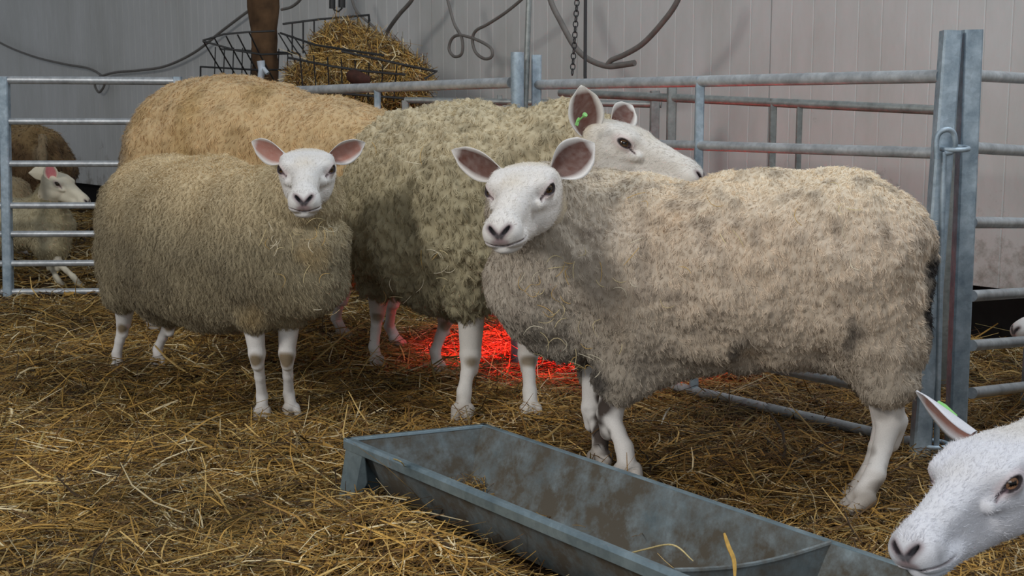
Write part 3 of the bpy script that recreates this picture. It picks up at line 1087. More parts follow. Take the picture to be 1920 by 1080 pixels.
# --- sheep L: olive-grey fluffy one
def col_l(p, nn):
    n = len(p); a = vnoise(p, .09, 11); b = vnoise(p, .03, 12)
    c = np.tile(lin(158, 146, 120), (n, 1))
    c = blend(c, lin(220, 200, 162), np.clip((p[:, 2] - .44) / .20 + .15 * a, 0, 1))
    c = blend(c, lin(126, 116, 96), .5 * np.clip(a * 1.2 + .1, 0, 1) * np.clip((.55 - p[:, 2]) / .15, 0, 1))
    q = at(565, 370, 3.15); d = np.linalg.norm(p - q, axis=1)
    c = blend(c, lin(204, 190, 158), .7 * (.15 - d) / .05)
    for px, py, r in ((470, 600, .05), (590, 470, .05), (660, 590, .03)):
        q = at(px, py, 3.1); d = np.linalg.norm(p[:, [0, 2]] - q[[0, 2]], axis=1)
        c = blend(c, lin(178, 156, 116), .5 * (r + .02 * b - d) / .03)
    q = at(215, 480, 3.85); d = np.abs(p[:, 0] - q[0])
    c = blend(c, lin(160, 148, 122), .5 * np.clip((.09 - d) / .04, 0, 1))
    return c


fl = [cap((318, 425, 3.68, 132), (410, 455, 3.42, 152)), cap((410, 455, 3.42, 150), (500, 470, 3.26, 138)),
      cap((500, 440, 3.24, 120), (535, 480, 3.18, 116)), cap((330, 470, 3.6, 128), (480, 500, 3.3, 118)),
      cap((228, 470, 3.80, 47), (230, 545, 3.76, 40), .010), cap((256, 390, 3.80, 62), (228, 470, 3.80, 47), .012),
      cap((300, 520, 3.62, 80), (318, 560, 3.62, 50), .05),
      cap((480, 540, 3.18, 76), (478, 585, 3.16, 36), .03), cap((570, 520, 3.18, 74), (545, 580, 3.18, 36), .03),
      cap((575, 480, 3.14, 76), (585, 530, 3.12, 58), .04),
      cap((545, 385, 3.24, 82), (560, 378, 3.20, 70), .02), cap((556, 378, 3.175, 82), (566, 372, 3.13, 74), .007)]
legs_l = [leg([at(235, 540, 3.75), at(232, 606, 3.80), gp(222, 700) + [0, 0, .0]], (.5, -.8), .98, 'hind'),
          leg([at(310, 540, 3.66), at(318, 604, 3.85), gp(296, 690)], (.3, -.9), .98, 'hind'),
          leg([at(470, 560, 3.18), at(482, 662, 3.18), gp(492, 787)], (.1, -1), 1.0, 'front'),
          leg([at(545, 560, 3.20), at(538, 662, 3.20), gp(546, 782)], (.5, -1), 1.0, 'front')]
rL, *_ = make_sheep('fluffy olive-grey sheep with a white face, looking straight at the viewer', G(400, 745),
           fl, legs_l, shrink(fl),
           posed_head((-1.46, .1498, .0), (-.4921, 3.0982, .7075), 1.02, at(572, 390, 3.24),
                   dict(d=(1, .15, .40), face=(.1, -1, -.45), L=.092, W=.046, cup=.8),
                   dict(d=(-1, .15, .44), face=(-.1, -1, -.45), L=.092, W=.048, cup=.8)),
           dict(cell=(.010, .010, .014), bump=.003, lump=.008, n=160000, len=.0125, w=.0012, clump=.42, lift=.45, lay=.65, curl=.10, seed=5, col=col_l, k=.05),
           dict(TONE, knee=.9, legdirt=.1))


# --- sheep A: big ewe, ropey grey-olive wool
def col_a(p, nn):
    n = len(p); a = vnoise(p, .10, 21); b = vnoise(p, .03, 22)
    c = np.tile(lin(190, 179, 148), (n, 1))
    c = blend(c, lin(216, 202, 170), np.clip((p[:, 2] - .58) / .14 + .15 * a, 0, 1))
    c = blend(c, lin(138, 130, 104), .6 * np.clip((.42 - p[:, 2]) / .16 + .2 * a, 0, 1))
    c = blend(c, lin(124, 114, 90), .45 * np.clip(b * 1.3, 0, 1))
    return c


fa = [cap((772, 345, 3.78, 132), (860, 360, 3.50, 158)), cap((860, 360, 3.50, 158), (925, 368, 3.36, 166)),
      cap((775, 425, 3.76, 126), (860, 440, 3.50, 146)), cap((860, 440, 3.48, 146), (930, 440, 3.34, 140)),
      cap((710, 470, 3.80, 68), (708, 520, 3.84, 42), .04), cap((800, 500, 3.66, 80), (812, 545, 3.78, 44), .05),
      cap((890, 490, 3.26, 104), (882, 545, 3.24, 58), .04), cap((985, 500, 3.30, 100), (993, 560, 3.30, 56), .04),
      cap((960, 350, 3.32, 140), (1050, 275, 3.24, 82), .05), cap((1050, 275, 3.24, 82), (1092, 262, 3.20, 68), .04), cap((1000, 420, 3.26, 100), (1060, 330, 3.22, 80), .05)]
legs_a = [leg([at(712, 520, 3.84), at(708, 585, 3.92), gp(706, 690)], (.5, -.8), 1.1, 'hind'),
          leg([at(820, 520, 3.78), at(836, 600, 3.84), gp(820, 700)], (.5, -.8), 1.1, 'hind'),
          leg([at(885, 520, 3.26), at(882, 665, 3.26), gp(868, 790)], (-.1, -1), 1.3, 'front'),
          leg([at(990, 520, 3.30), at(990, 665, 3.30), gp(995, 788)], (.1, -1), 1.25, 'front')]
rA, posA, RA, sA = make_sheep(
    'large ewe with thick ropey grey-olive fleece and green ear tag, head in profile', G(850, 745),
    fa, legs_a, shrink(fa),
    posed_head((-.50, .20, .0), (.2123, 3.12, .7800), 1.15, at(1060, 300, 3.25),
            dict(d=(.45, .55, .45), face=(.1, -1, .1), L=.09, W=.05, cup=.8),
            dict(d=(-.12, -.25, 1), face=(.25, -1, .05), L=.104, W=.060, cup=.7, base=(.000, -.050, -.040))),
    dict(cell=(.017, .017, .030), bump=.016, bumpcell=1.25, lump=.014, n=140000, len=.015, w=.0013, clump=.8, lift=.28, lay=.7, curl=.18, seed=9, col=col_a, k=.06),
    dict(TONE, knee=.8, ear=lin(96, 54, 42), spots=.9, face=lin(224, 219, 212)))


# --- sheep C: tan one behind
def col_c(p, nn):
    n = len(p); a = vnoise(p, .12, 31); b = vnoise(p, .04, 32)
    c = np.tile(lin(216, 184, 136), (n, 1))
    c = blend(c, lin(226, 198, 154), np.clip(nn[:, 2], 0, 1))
    c = blend(c, lin(192, 158, 102), .7 * np.clip(a * 1.4, 0, 1))
    q = at(255, 300, 4.5); c = blend(c, lin(150, 140, 128), np.clip((q[0] + .02 - p[:, 0]) / .09, 0, 1))
    c = blend(c, lin(120, 94, 56), .3 * np.clip(b * 1.3, 0, 1))
    return c


fc = [cap((368, 288, 4.56, 132), (430, 286, 4.50, 136)), cap((430, 286, 4.50, 136), (490, 294, 4.44, 134)), cap((490, 294, 4.44, 134), (640, 322, 4.28, 130)),
      cap((640, 330, 4.28, 130), (715, 340, 4.20, 118)), cap((340, 330, 4.56, 105), (600, 380, 4.32, 120)),
      cap((330, 340, 4.48, 95), (290, 450, 4.50, 50)), cap((330, 340, 4.66, 90), (310, 450, 4.68, 46)),
      cap((255, 280, 4.58, 24), (243, 350, 4.58, 16), .02),
      cap((720, 400, 4.12, 90), (730, 470, 4.12, 50)), cap((655, 420, 4.32, 86), (648, 500, 4.32, 44)),
      cap((740, 330, 4.16, 95), (800, 330, 4.10, 70))]
legs_c = [leg([at(290, 440, 4.44), at(270, 520, 4.50), gp(285, 622)], (1, 0), 1.1, 'hind'),
          leg([at(310, 440, 4.62), at(330, 515, 4.68), gp(340, 606)], (1, 0), 1.1, 'hind'),
          leg([at(648, 470, 4.32), at(642, 545, 4.32), gp(640, 634)], (1, -.2), 1.2, 'front'),
          leg([at(735, 470, 4.12), at(738, 550, 4.12), gp(740, 650)], (1, -.2), 1.2, 'front')]
make_sheep('tall tan-fleeced sheep standing at the back, its head hidden by the ewe', G(500, 625),
           fc, legs_c, shrink(fc),
           mk_head(870, 325, 4.06, (.9, -.1, -.5), (0, 0, 1), 1.1, at(805, 340, 4.10),
                   dict(d=(.1, 1, .2), face=(.5, 0, -.1)), dict(d=(.1, -1, .1), face=(.5, 0, -.1))),
           dict(cell=(.018, .018, .026), bump=.005, lump=.009, n=70000, len=.016, w=.0018, clump=.6, lift=.3, lay=.7, curl=.08, seed=13, col=col_c, k=.06), dict(TONE), fine=False, vox=.009)


# --- sheep D: head reaching in low beside the gate posts, body outside the frame
def col_d(p, nn):
    return blend(np.tile(lin(206, 192, 168), (len(p), 1)), lin(180, 164, 140), .5 + .5 * vnoise(p, .06, 3))


hd = at(1850, 800, 1.74)
o = np.array([1.00, 2.00, 0])
fd = [('c', o + [.16, .06, .47], o + [.72, .20, .49], .19, .20), ('c', o + [.20, .06, .42], o + [.70, .20, .43], .17, .18),
      ('c', o + [.12, .05, .42], o + [.02, .00, .33], .12, .075), ('c', o + [.72, .13, .42], o + [.80, .12, .28], .12, .06),
      ('c', o + [.72, .29, .42], o + [.80, .30, .28], .12, .06), ('c', o + [.16, -.05, .38], o + [.16, -.05, .26], .09, .05), ('c', o + [.16, .17, .38], o + [.16, .17, .26], .09, .05)]
legs_d = [leg([o + [.76, .12, .34], o + [.84, .12, .22], o + [.78, .12, 0]], (-1, 0), 1.1, 'hind'), leg([o + [.76, .30, .34], o + [.84, .30, .22], o + [.78, .30, 0]], (-1, 0), 1.1, 'hind'),
          leg([o + [.16, -.05, .32], o + [.15, -.05, .18], o + [.16, -.05, 0]], (-1, 0), 1.1, 'front'), leg([o + [.16, .17, .32], o + [.15, .17, .18], o + [.16, .17, 0]], (-1, 0), 1.1, 'front')]
rD, posD, RD, sD = make_sheep(
    'white-headed sheep reaching its head low over the straw at the trough end', tuple(o + [.45, .12, 0]),
    fd, legs_d, shrink(fd),
    posed_head((-2.4743, .1971, .1119), (.7513, 1.9006, .3188), 1.14, o + [.03, .0, .34],
            dict(d=(.9, -.2, .1), face=(-.2, -.8, -.4), L=.12, W=.06, cup=.9),
            dict(d=(-.64, .62, .45), face=(-.35, -.55, -.95), L=.100, W=.062, cup=.6, base=(.006, -.044, -.014))),
    dict(cell=(.012, .012, .022), bump=.005, lump=.010, n=16000, len=.024, w=.002, clump=.7, lift=.3, lay=.75, curl=.1, seed=17, col=col_d, k=.06),
    dict(TONE, face=lin(228, 228, 234), cream=lin(218, 212, 204), iris=lin(176, 132, 100), spots=.5, grime=.5, tear=lin(140, 116, 124)), vox=.009)


# --- sheep E: only its muzzle shows at the frame's right edge, in the next pen
o = np.array([1.60, 3.40, 0])
fe = [('c', o + [.26, -.10, .44], o + [.60, -.38, .46], .16, .17), ('c', o + [.18, -.05, .42], o + [.10, .00, .40], .11, .075)]
legs_e = [leg([o + [.25 + .05 * s, -.08 + .05 * s, .34], o + [.25 + .05 * s, -.08 + .05 * s, .18], o + [.25 + .05 * s, -.08 + .05 * s, 0]], (-1, .6), .95, 'front') for s in (-1, 1)] + \
         [leg([o + [.60 + .05 * s, -.38 + .05 * s, .34], o + [.63 + .05 * s, -.40 + .05 * s, .22], o + [.60 + .05 * s, -.38 + .05 * s, 0]], (-1, .6), .95, 'hind') for s in (-1, 1)]
he = at(2055, 545, 3.50)
make_sheep('sheep in the next pen, only its pale muzzle showing at the picture edge', tuple(o + [.42, -.24, 0]),
           fe, legs_e, shrink(fe),
           dict(pos=he, fwd=(-1, -.15, -.12), up=(0, 0, 1), scale=1.0, nk=o + [.13, -.02, .42],
                ears=ears(frame((-1, -.15, -.12), (0, 0, 1)), dict(d=(.3, -1, .2), face=(-1, 0, 0)), dict(d=(.3, 1, .2), face=(-1, 0, 0)))),
           dict(cell=(.018, .018, .026), bump=.005, lump=.01, n=5000, len=.024, w=.003, clump=.6, lift=.3, lay=.7, curl=.08, seed=19, col=col_d, k=.06), dict(TONE), fine=False, vox=.012)


# --- lamb H trotting behind the hurdle, lamb I beyond it, brown ewe K seen from the rear
def col_h(p, nn):
    return blend(np.tile(lin(206, 196, 168), (len(p), 1)), lin(180, 166, 130), .5 + .5 * vnoise(p, .08, 3))


def col_i(p, nn):
    return blend(np.tile(lin(184, 168, 136), (len(p), 1)), lin(150, 130, 100), .5 + .5 * vnoise(p, .06, 3))


def col_k(p, nn):
    c = blend(np.tile(lin(128, 104, 76), (len(p), 1)), lin(88, 68, 48), .5 + .6 * vnoise(p, .06, 3))
    c = blend(c, lin(160, 134, 92), np.clip(nn[:, 2] * 1.2 - .3, 0, 1))
    q = at(78, 262, 6.6); c = blend(c, lin(158, 140, 112), .8 * np.clip((.05 - np.abs(p[:, 0] - q[0])) / .02, 0, 1) * (p[:, 1] < q[1] + .02) * (p[:, 2] < q[2] + .12))
    return c


fh = [cap((78, 420, 5.75, 46), (-20, 425, 5.80, 52)), cap((95, 430, 5.74, 44), (96, 460, 5.72, 34)), cap((80, 405, 5.74, 40), (100, 368, 5.74, 27)), cap((100, 368, 5.74, 27), (112, 350, 5.74, 24)),
      cap((-20, 425, 5.8, 52), (-110, 420, 5.85, 54))]
legs_h = [leg([at(98, 450, 5.70), at(108, 492, 5.68), gp(146, 540)], (1, 0), .9, 'front'), leg([at(85, 450, 5.78), at(92, 492, 5.80), gp(112, 538)], (1, 0), .85, 'front'),
          leg([at(-110, 440, 5.8), at(-125, 480, 5.8), gp(-105, 540)], (1, 0), .9, 'hind'), leg([at(-105, 440, 5.9), at(-120, 480, 5.9), gp(-90, 534)], (1, 0), .9, 'hind')]
make_sheep('pale lamb striding behind the barred hurdle, head in profile with pink upright ear', G(20, 545),
           fh, legs_h, shrink(fh, .03),
           mk_head(100, 318, 5.70, (.90, -.36, -.36), (0, 0, 1), .88, at(92, 385, 5.74),
                   dict(d=(-1, -.05, .05), face=(.1, 1, .2), L=.125, W=.060, cup=.4, base=(.0, .01, -.025)),
                   dict(d=(-.12, -.25, 1), face=(.1, -1, .05), L=.085, W=.055, cup=.6, base=(.052, -.050, -.030))),
           dict(cell=(.016, .016, .02), bump=.002, lump=.006, n=16000, len=.014, w=.0025, clump=.4, lift=.35, lay=.7, curl=.05, seed=23, col=col_h, k=.035),
           dict(TONE, face=lin(226, 218, 196), ear=lin(214, 120, 128), lid=lin(30, 26, 26)), fine=False, vox=.008, group=None)

fi = [cap((18, 375, 6.3, 44), (-60, 380, 6.5, 46)), cap((10, 400, 6.3, 40), (12, 440, 6.3, 26)), cap((-60, 400, 6.4, 40), (-58, 440, 6.4, 26))]
legs_i = [leg([at(12, 425, 6.24 + dy), at(14, 470, 6.26 + dy), at(12, 480, 6.26 + dy) * [1, 1, 0]], (-1, 0), .9, 'hind') for dy in (0, .14)] + \
         [leg([at(-58, 425, 6.34 + dy), at(-58, 470, 6.34 + dy), at(-58, 480, 6.34 + dy) * [1, 1, 0]], (-1, 0), .9, 'front') for dy in (0, .14)]
make_sheep('cream lamb turned away behind the striding lamb, only its rounded rump showing', G(-20, 500),
           fi, legs_i, shrink(fi, .03),
           dict(pos=at(-112, 340, 6.5), fwd=(-1, 0, -.3), up=(0, 0, 1), scale=.8, nk=at(-70, 375, 6.5),
                ears=ears(frame((-1, 0, -.3), (0, 0, 1)), dict(d=(.2, -1, .1), face=(-1, 0, 0)), dict(d=(.2, 1, .1), face=(-1, 0, 0)))),
           dict(cell=(.018, .018, .026), bump=.003, lump=.008, n=7000, len=.016, w=.003, clump=.5, lift=.3, lay=.7, curl=.08, seed=29, col=col_i, k=.04), dict(TONE), fine=False, vox=.01)

fk = [cap((66, 300, 6.75, 62), (40, 298, 7.5, 68)), cap((40, 330, 6.8, 52), (38, 372, 6.8, 30)), cap((96, 330, 6.8, 50), (98, 372, 6.8, 30)),
      cap((78, 258, 6.60, 9), (78, 306, 6.57, 7), .012), cap((20, 300, 7.4, 60), (10, 290, 7.7, 40)), cap((30, 340, 7.4, 50), (30, 372, 7.4, 28))]
legs_k = [leg([at(x, 350, 6.85), at(x, 405, 6.88), at(x, 430, 6.85) * [1, 1, 0]], (0, 1), 1.1, 'hind') for x in (40, 98)] + \
         [leg([at(x, 350, 7.4), at(x, 400, 7.4), at(x, 430, 7.4) * [1, 1, 0]], (0, 1), 1.1, 'front') for x in (20, 62)]
make_sheep('brown-fleeced ewe seen from the rear with its tail hanging, near the wall', G(70, 440),
           fk, legs_k, shrink(fk),
           dict(pos=at(-10, 262, 7.86), fwd=(-.4, .7, -.4), up=(0, 0, 1), scale=1.0, nk=at(8, 285, 7.7),
                ears=ears(frame((-.4, .7, -.4), (0, 0, 1)), dict(d=(-1, -.4, .1), face=(0, 1, 0)), dict(d=(1, .4, .1), face=(0, 1, 0)))),
           dict(cell=(.022, .022, .026), bump=.008, lump=.014, n=14000, len=.024, w=.0035, clump=.7, lift=.3, lay=.7, curl=.1, seed=31, col=col_k, k=.05), dict(TONE), fine=False, vox=.012)
# ------------------------------------------------------------------ ear tags
def ear_tag(root, c, nvec, up, size, stem_to=None):
    mb = MB(); R = frame(nvec, up)
    b = np.array(root.location)
    c = np.asarray(c, float)
    w_, h_ = size
    prof = [(-w_, -h_), (w_, -h_), (w_, h_ * .3), (w_ * .45, h_), (-w_ * .45, h_), (-w_, h_ * .3)]
    mb.slab([c + R[:, 1] * x + R[:, 2] * y for x, y in prof], .0016, R[:, 0])
    if stem_to is not None:
        mb.tube([c, stem_to], .0022, 8)
        mb.tube([np.asarray(stem_to) - nrm(np.asarray(stem_to) - c) * .001, np.asarray(stem_to) + nrm(np.asarray(stem_to) - c) * .004], .006, 12)
    o = mb.build('ear_tag', M['tag'], root, b, bevel=.0008)
    return o


# straw caught in the wool
def surf(root, pts):
    o = [c for c in COL.objects if c.parent == root and c.name.startswith('fleece')][0]
    n = len(o.data.vertices); V = np.empty(n * 3, np.float32); o.data.vertices.foreach_get('co', V); V = V.reshape(-1, 3) + np.array(root.location)
    f = V[:, 1] * _cp - (V[:, 2] - CAM_H) * _sp
    px = 960 + F_PX * V[:, 0] / f; py = 540 - F_PX * (V[:, 1] * _sp + (V[:, 2] - CAM_H) * _cp) / f
    out = []
    for x, y in pts:
        m = (np.abs(px - x) < 5) & (np.abs(py - y) < 5)
        out.append(at(x, y, V[m, 1].min() - .002) if m.any() else None)
    return out


def caught(root, name, label, spots, seed):
    rng = np.random.default_rng(seed)
    P = []
    for x, y, s, n in spots:
        P += [(x + rng.normal(0, s), y + rng.normal(0, s)) for _ in range(n)]
    pts = [p for p in surf(root, P) if p is not None]
    C = np.array(pts); n = len(C)
    D = nrm(np.stack([rng.normal(0, 1, n), rng.normal(0, .25, n), rng.normal(0, 1, n) - .4], 1))
    col = np.array([lin(226, 208, 160), lin(206, 170, 104), lin(232, 222, 196)])[rng.integers(0, 3, n)]
    V, Q, c = straw_ribbons(C, D, np.tile([0, -1., .3], (n, 1)), rng.uniform(.018, .05, n), np.full(n, .0014), col, (rng.normal(0, .15, n), rng.normal(0, 1.1, n)), 5)
    b = C.mean(0)
    tag(link(name, raw_mesh(name, V - b, Q, c, False, M['straw']), None, tuple(b)), label, 'straw', kind='stuff')


caught(rB, 'straw_wisps', 'curly straw wisps caught in the cream sheep chest wool', [(1050, 620, 32, 14), (1100, 690, 18, 12), (985, 540, 20, 8), (1300, 480, 90, 10), (1600, 420, 60, 6), (1160, 560, 50, 8), (1060, 500, 20, 8)], 5)
caught(rL, 'straw_wisps', 'short straw wisps caught under the fluffy sheep chin', [(505, 440, 14, 9), (610, 430, 12, 8), (560, 460, 30, 6), (600, 560, 30, 3)], 6)
caught(rA, 'straw_wisps', 'straw wisps caught in the ropey ewe fleece', [(830, 500, 30, 9), (905, 220, 12, 3), (780, 300, 50, 4), (760, 560, 30, 6)], 7)

# ------------------------------------------------------------------ hurdles
def hurdle(name, label, base, rails, posts, braces=(), group=None, mat='galv', extra=None):
    root = empty(name, tuple(base), label, 'hurdle', group)
    for a, b, r in rails:
        mb = MB(); mb.tube([a, b], r, 14); mb.build('rail', M['galv_rail' if mat == 'galv' else mat], root, base, smooth=True)
    for a, b, r, sq in posts:
        mb = MB(); mb.tube([a, b], r, 16, square=sq, up=(0, -1, 0)); mb.build('post', M[mat], root, base, smooth=not sq)
    for a, b, r in braces:
        mb = MB(); mb.tube([a, b], r, 10, square=True, up=(0, -1, 0)); mb.build('brace', M[mat], root, base)
    return root


# hurdle F1, square to the view
Y1 = 5.40
rails = [(at(-420, y0, Y1), at(x1, y1, Y1), .0135 if i else .0165) for i, (y0, x1, y1) in enumerate(
    ((147, 335, 152), (227, 335, 228), (307, 335, 307), (386, 335, 385), (440, 335, 438), (497, 335, 492), (550, 335, 545)))]
hurdle('hurdle', 'seven-bar metal hurdle in front of the lambs', tuple(at(-40, 555, Y1) * [1, 1, 0]), rails,
       [(at(8, 144, Y1), at(16, 556, Y1), .019, True), (at(333, 144, Y1), at(336, 556, Y1), .017, True), (at(-420, 140, Y1), at(-415, 556, Y1), .019, True)], mat='galv')

# hurdle F2, from behind the tan sheep to the round post
a0, a1 = at(385, 176, 5.55), at(958, 155, 3.95)
zs = [0, .16, .32, .47, .60, .72]
rl = [(a0 - [0, 0, z], a1 - [0, 0, z], .0165 if z == 0 else .0125) for z in zs]
tp = a0 + (a1 - a0) * .63
q707 = None
best = min(np.linspace(0, 1, 400), key=lambda t: abs((lambda p: 960 + F_PX * p[0] / (p[1] * _cp - (p[2] - CAM_H) * _sp))(a0 + (a1 - a0) * t) - 707))
tp = a0 + (a1 - a0) * best
hurdle('hurdle', 'metal hurdle in front of the hay-filled rack', tuple((a0 + a1) / 2 * [1, 1, 0]), rl,
       [(at(970, 98, 3.93), at(970, 98, 3.93) * [1, 1, 0] + [0, 0, -.02], .0200, False), (a0 + [0, 0, .02], a0 * [1, 1, 0], .017, True)],
       [(tp, tp * [1, 1, 0] + [0, 0, .04], .011)])

# hurdle F3, from the round post to the gate posts (behind the big cream sheep)
b0, b1 = at(1005, 159, 4.00), at(1762, 143, 2.90)
rl = [(b0 - [0, 0, z], b1 - [0, 0, z], .0150 if z == 0 else .0130) for z in (0, .171, .335, .49, .62, .737, .845)]
def on3(px, t0=0):
    t = min(np.linspace(0, 1, 600), key=lambda t: abs((lambda p: 960 + F_PX * p[0] / (p[1] * _cp - (p[2] - CAM_H) * _sp))(b0 + (b1 - b0) * t) - px))
    return b0 + (b1 - b0) * t
m3 = on3(1312)
top3, bot3 = at(1783, 58, 2.89), at(1724, 862, 2.86)
hurdle('hurdle', 'metal hurdle behind the large cream sheep, hooked to the gate post', tuple((b0 + b1) / 2 * [1, 1, 0]), rl,
       [(at(1006, 103, 4.0), at(1006, 103, 4.0) * [1, 1, 0] + [0, 0, -.02], .0155, True), (top3, bot3, .0205, True)],
       [(m3 + [0, 0, .012], m3 * [1, 1, 0] + [0, 0, .03], .0115)])

# hurdle F5, the next panel, running off past the frame
c0, c1 = at(1838, 141, 2.93), at(2140, 160, 3.75)
rl = []
for i, (y0, y1) in enumerate(((141, 147), (277, 283), (417, 418), (555, 549), (648, 640), (737, 725))):
    p = at(1822, y0, 2.92); q = at(1920, y1, 3.2)
    rl.append((p, p + (q - p) * 1.55, .0135))
pe = rl[0][1]
hurdle('hurdle', 'metal hurdle running off past the twin gate posts toward the frame edge', tuple((c0 + c1) / 2 * [1, 1, 0]), rl,
       [(at(1822, 56, 2.90), at(1790, 850, 2.92), .0205, True), (pe + [0, 0, .08], pe * [1, 1, 0], .0205, True)])

# hurdle F4, low one leaning behind, against the wall side
d0, d1 = at(1050, 174, 4.55), at(1790, 208, 3.55)
rl = [(d0 - [0, 0, z], d1 - [0, 0, z], .0135) for z in (0, .30, .52, .70)]
def px_of(p):
    return 960 + F_PX * p[0] / (p[1] * _cp - (p[2] - CAM_H) * _sp)
def on4(px):
    t = min(np.linspace(0, 1, 600), key=lambda t: abs(px_of(d0 + (d1 - d0) * t) - px))
    return d0 + (d1 - d0) * t
ps = [(on4(x) + [0, 0, .012 + e], on4(x) * [1, 1, 0], r, True) for x, r, e in ((1260, .015, .04), (1450, .010, 0), (1500, .008, 0), (1790, .012, .12))]
hurdle('hurdle', 'dull metal hurdle standing low between the wall and the nearer hurdle', tuple((d0 + d1) / 2 * [1, 1, 0]), rl, ps, mat='galv_old')
e0, e1 = at(760, 188, 5.1), at(1240, 196, 4.75)
rl = [(e0 - [0, 0, z], e1 - [0, 0, z], .0125) for z in (0, .2, .4, .6)]
hurdle('hurdle', 'furthest metal hurdle, its top bar just above the woolly backs', tuple((e0 + e1) / 2 * [1, 1, 0]), rl,
       [(e0, e0 * [1, 1, 0], .014, True), (at(1228, 170, 4.75), at(1228, 170, 4.75) * [1, 1, 0], .017, True), (at(937, 178, 4.98), at(937, 178, 4.98) * [1, 1, 0], .010, True)], mat='galv_old')

# hook, ring and drop pin that couple the two gate posts
hk = at(1778, 262, 2.855)
root = empty('gate_pin', tuple(at(1756, 860, 2.84)), 'long steel drop pin with hooked top between the twin gate posts', 'pin')
bz = tuple(root.location)
mb = MB(); mb.tube([at(1770, 285, 2.845), at(1763, 560, 2.845), at(1755, 868, 2.845)], .0062, 10)
mb.build('rod', M['galv'], root, bz, smooth=True)
mb = MB()
mb.tube(spline([at(1756, 298, 2.835), at(1756, 262, 2.835), at(1764, 247, 2.835), at(1778, 243, 2.835), at(1788, 250, 2.838), at(1791, 268, 2.84), at(1787, 283, 2.845), at(1771, 288, 2.845)], 6), .0062, 10)
mb.build('hook', M['galv'], root, bz, smooth=True)
for name, cx, cy, rx, lab in (('shackle', 1790, 278, .030, 'steel shackle loop joining the gate posts near the top'), ('shackle', 1752, 833, .030, 'steel shackle loop joining the gate posts near the straw')):
    mb = MB(); c = at(cx, cy, 2.86); pts = [c + [rx * math.cos(t), .022 * math.sin(t), .003 * math.sin(t)] for t in np.linspace(0, 2 * math.pi, 25)]
    mb.tube(pts, .0055, 10, cap=False); o = mb.build(name, M['galv'], None, c, smooth=True); tag(o, lab, 'shackle')

# ------------------------------------------------------------------ trough
def TP(a, b, z):
    p = T0[:2] + tdir * (a + TSK * np.clip(b / TW, -1, 2) * max(0, 1 - a / .3)) + tperp * b
    return np.array([p[0], p[1], z])


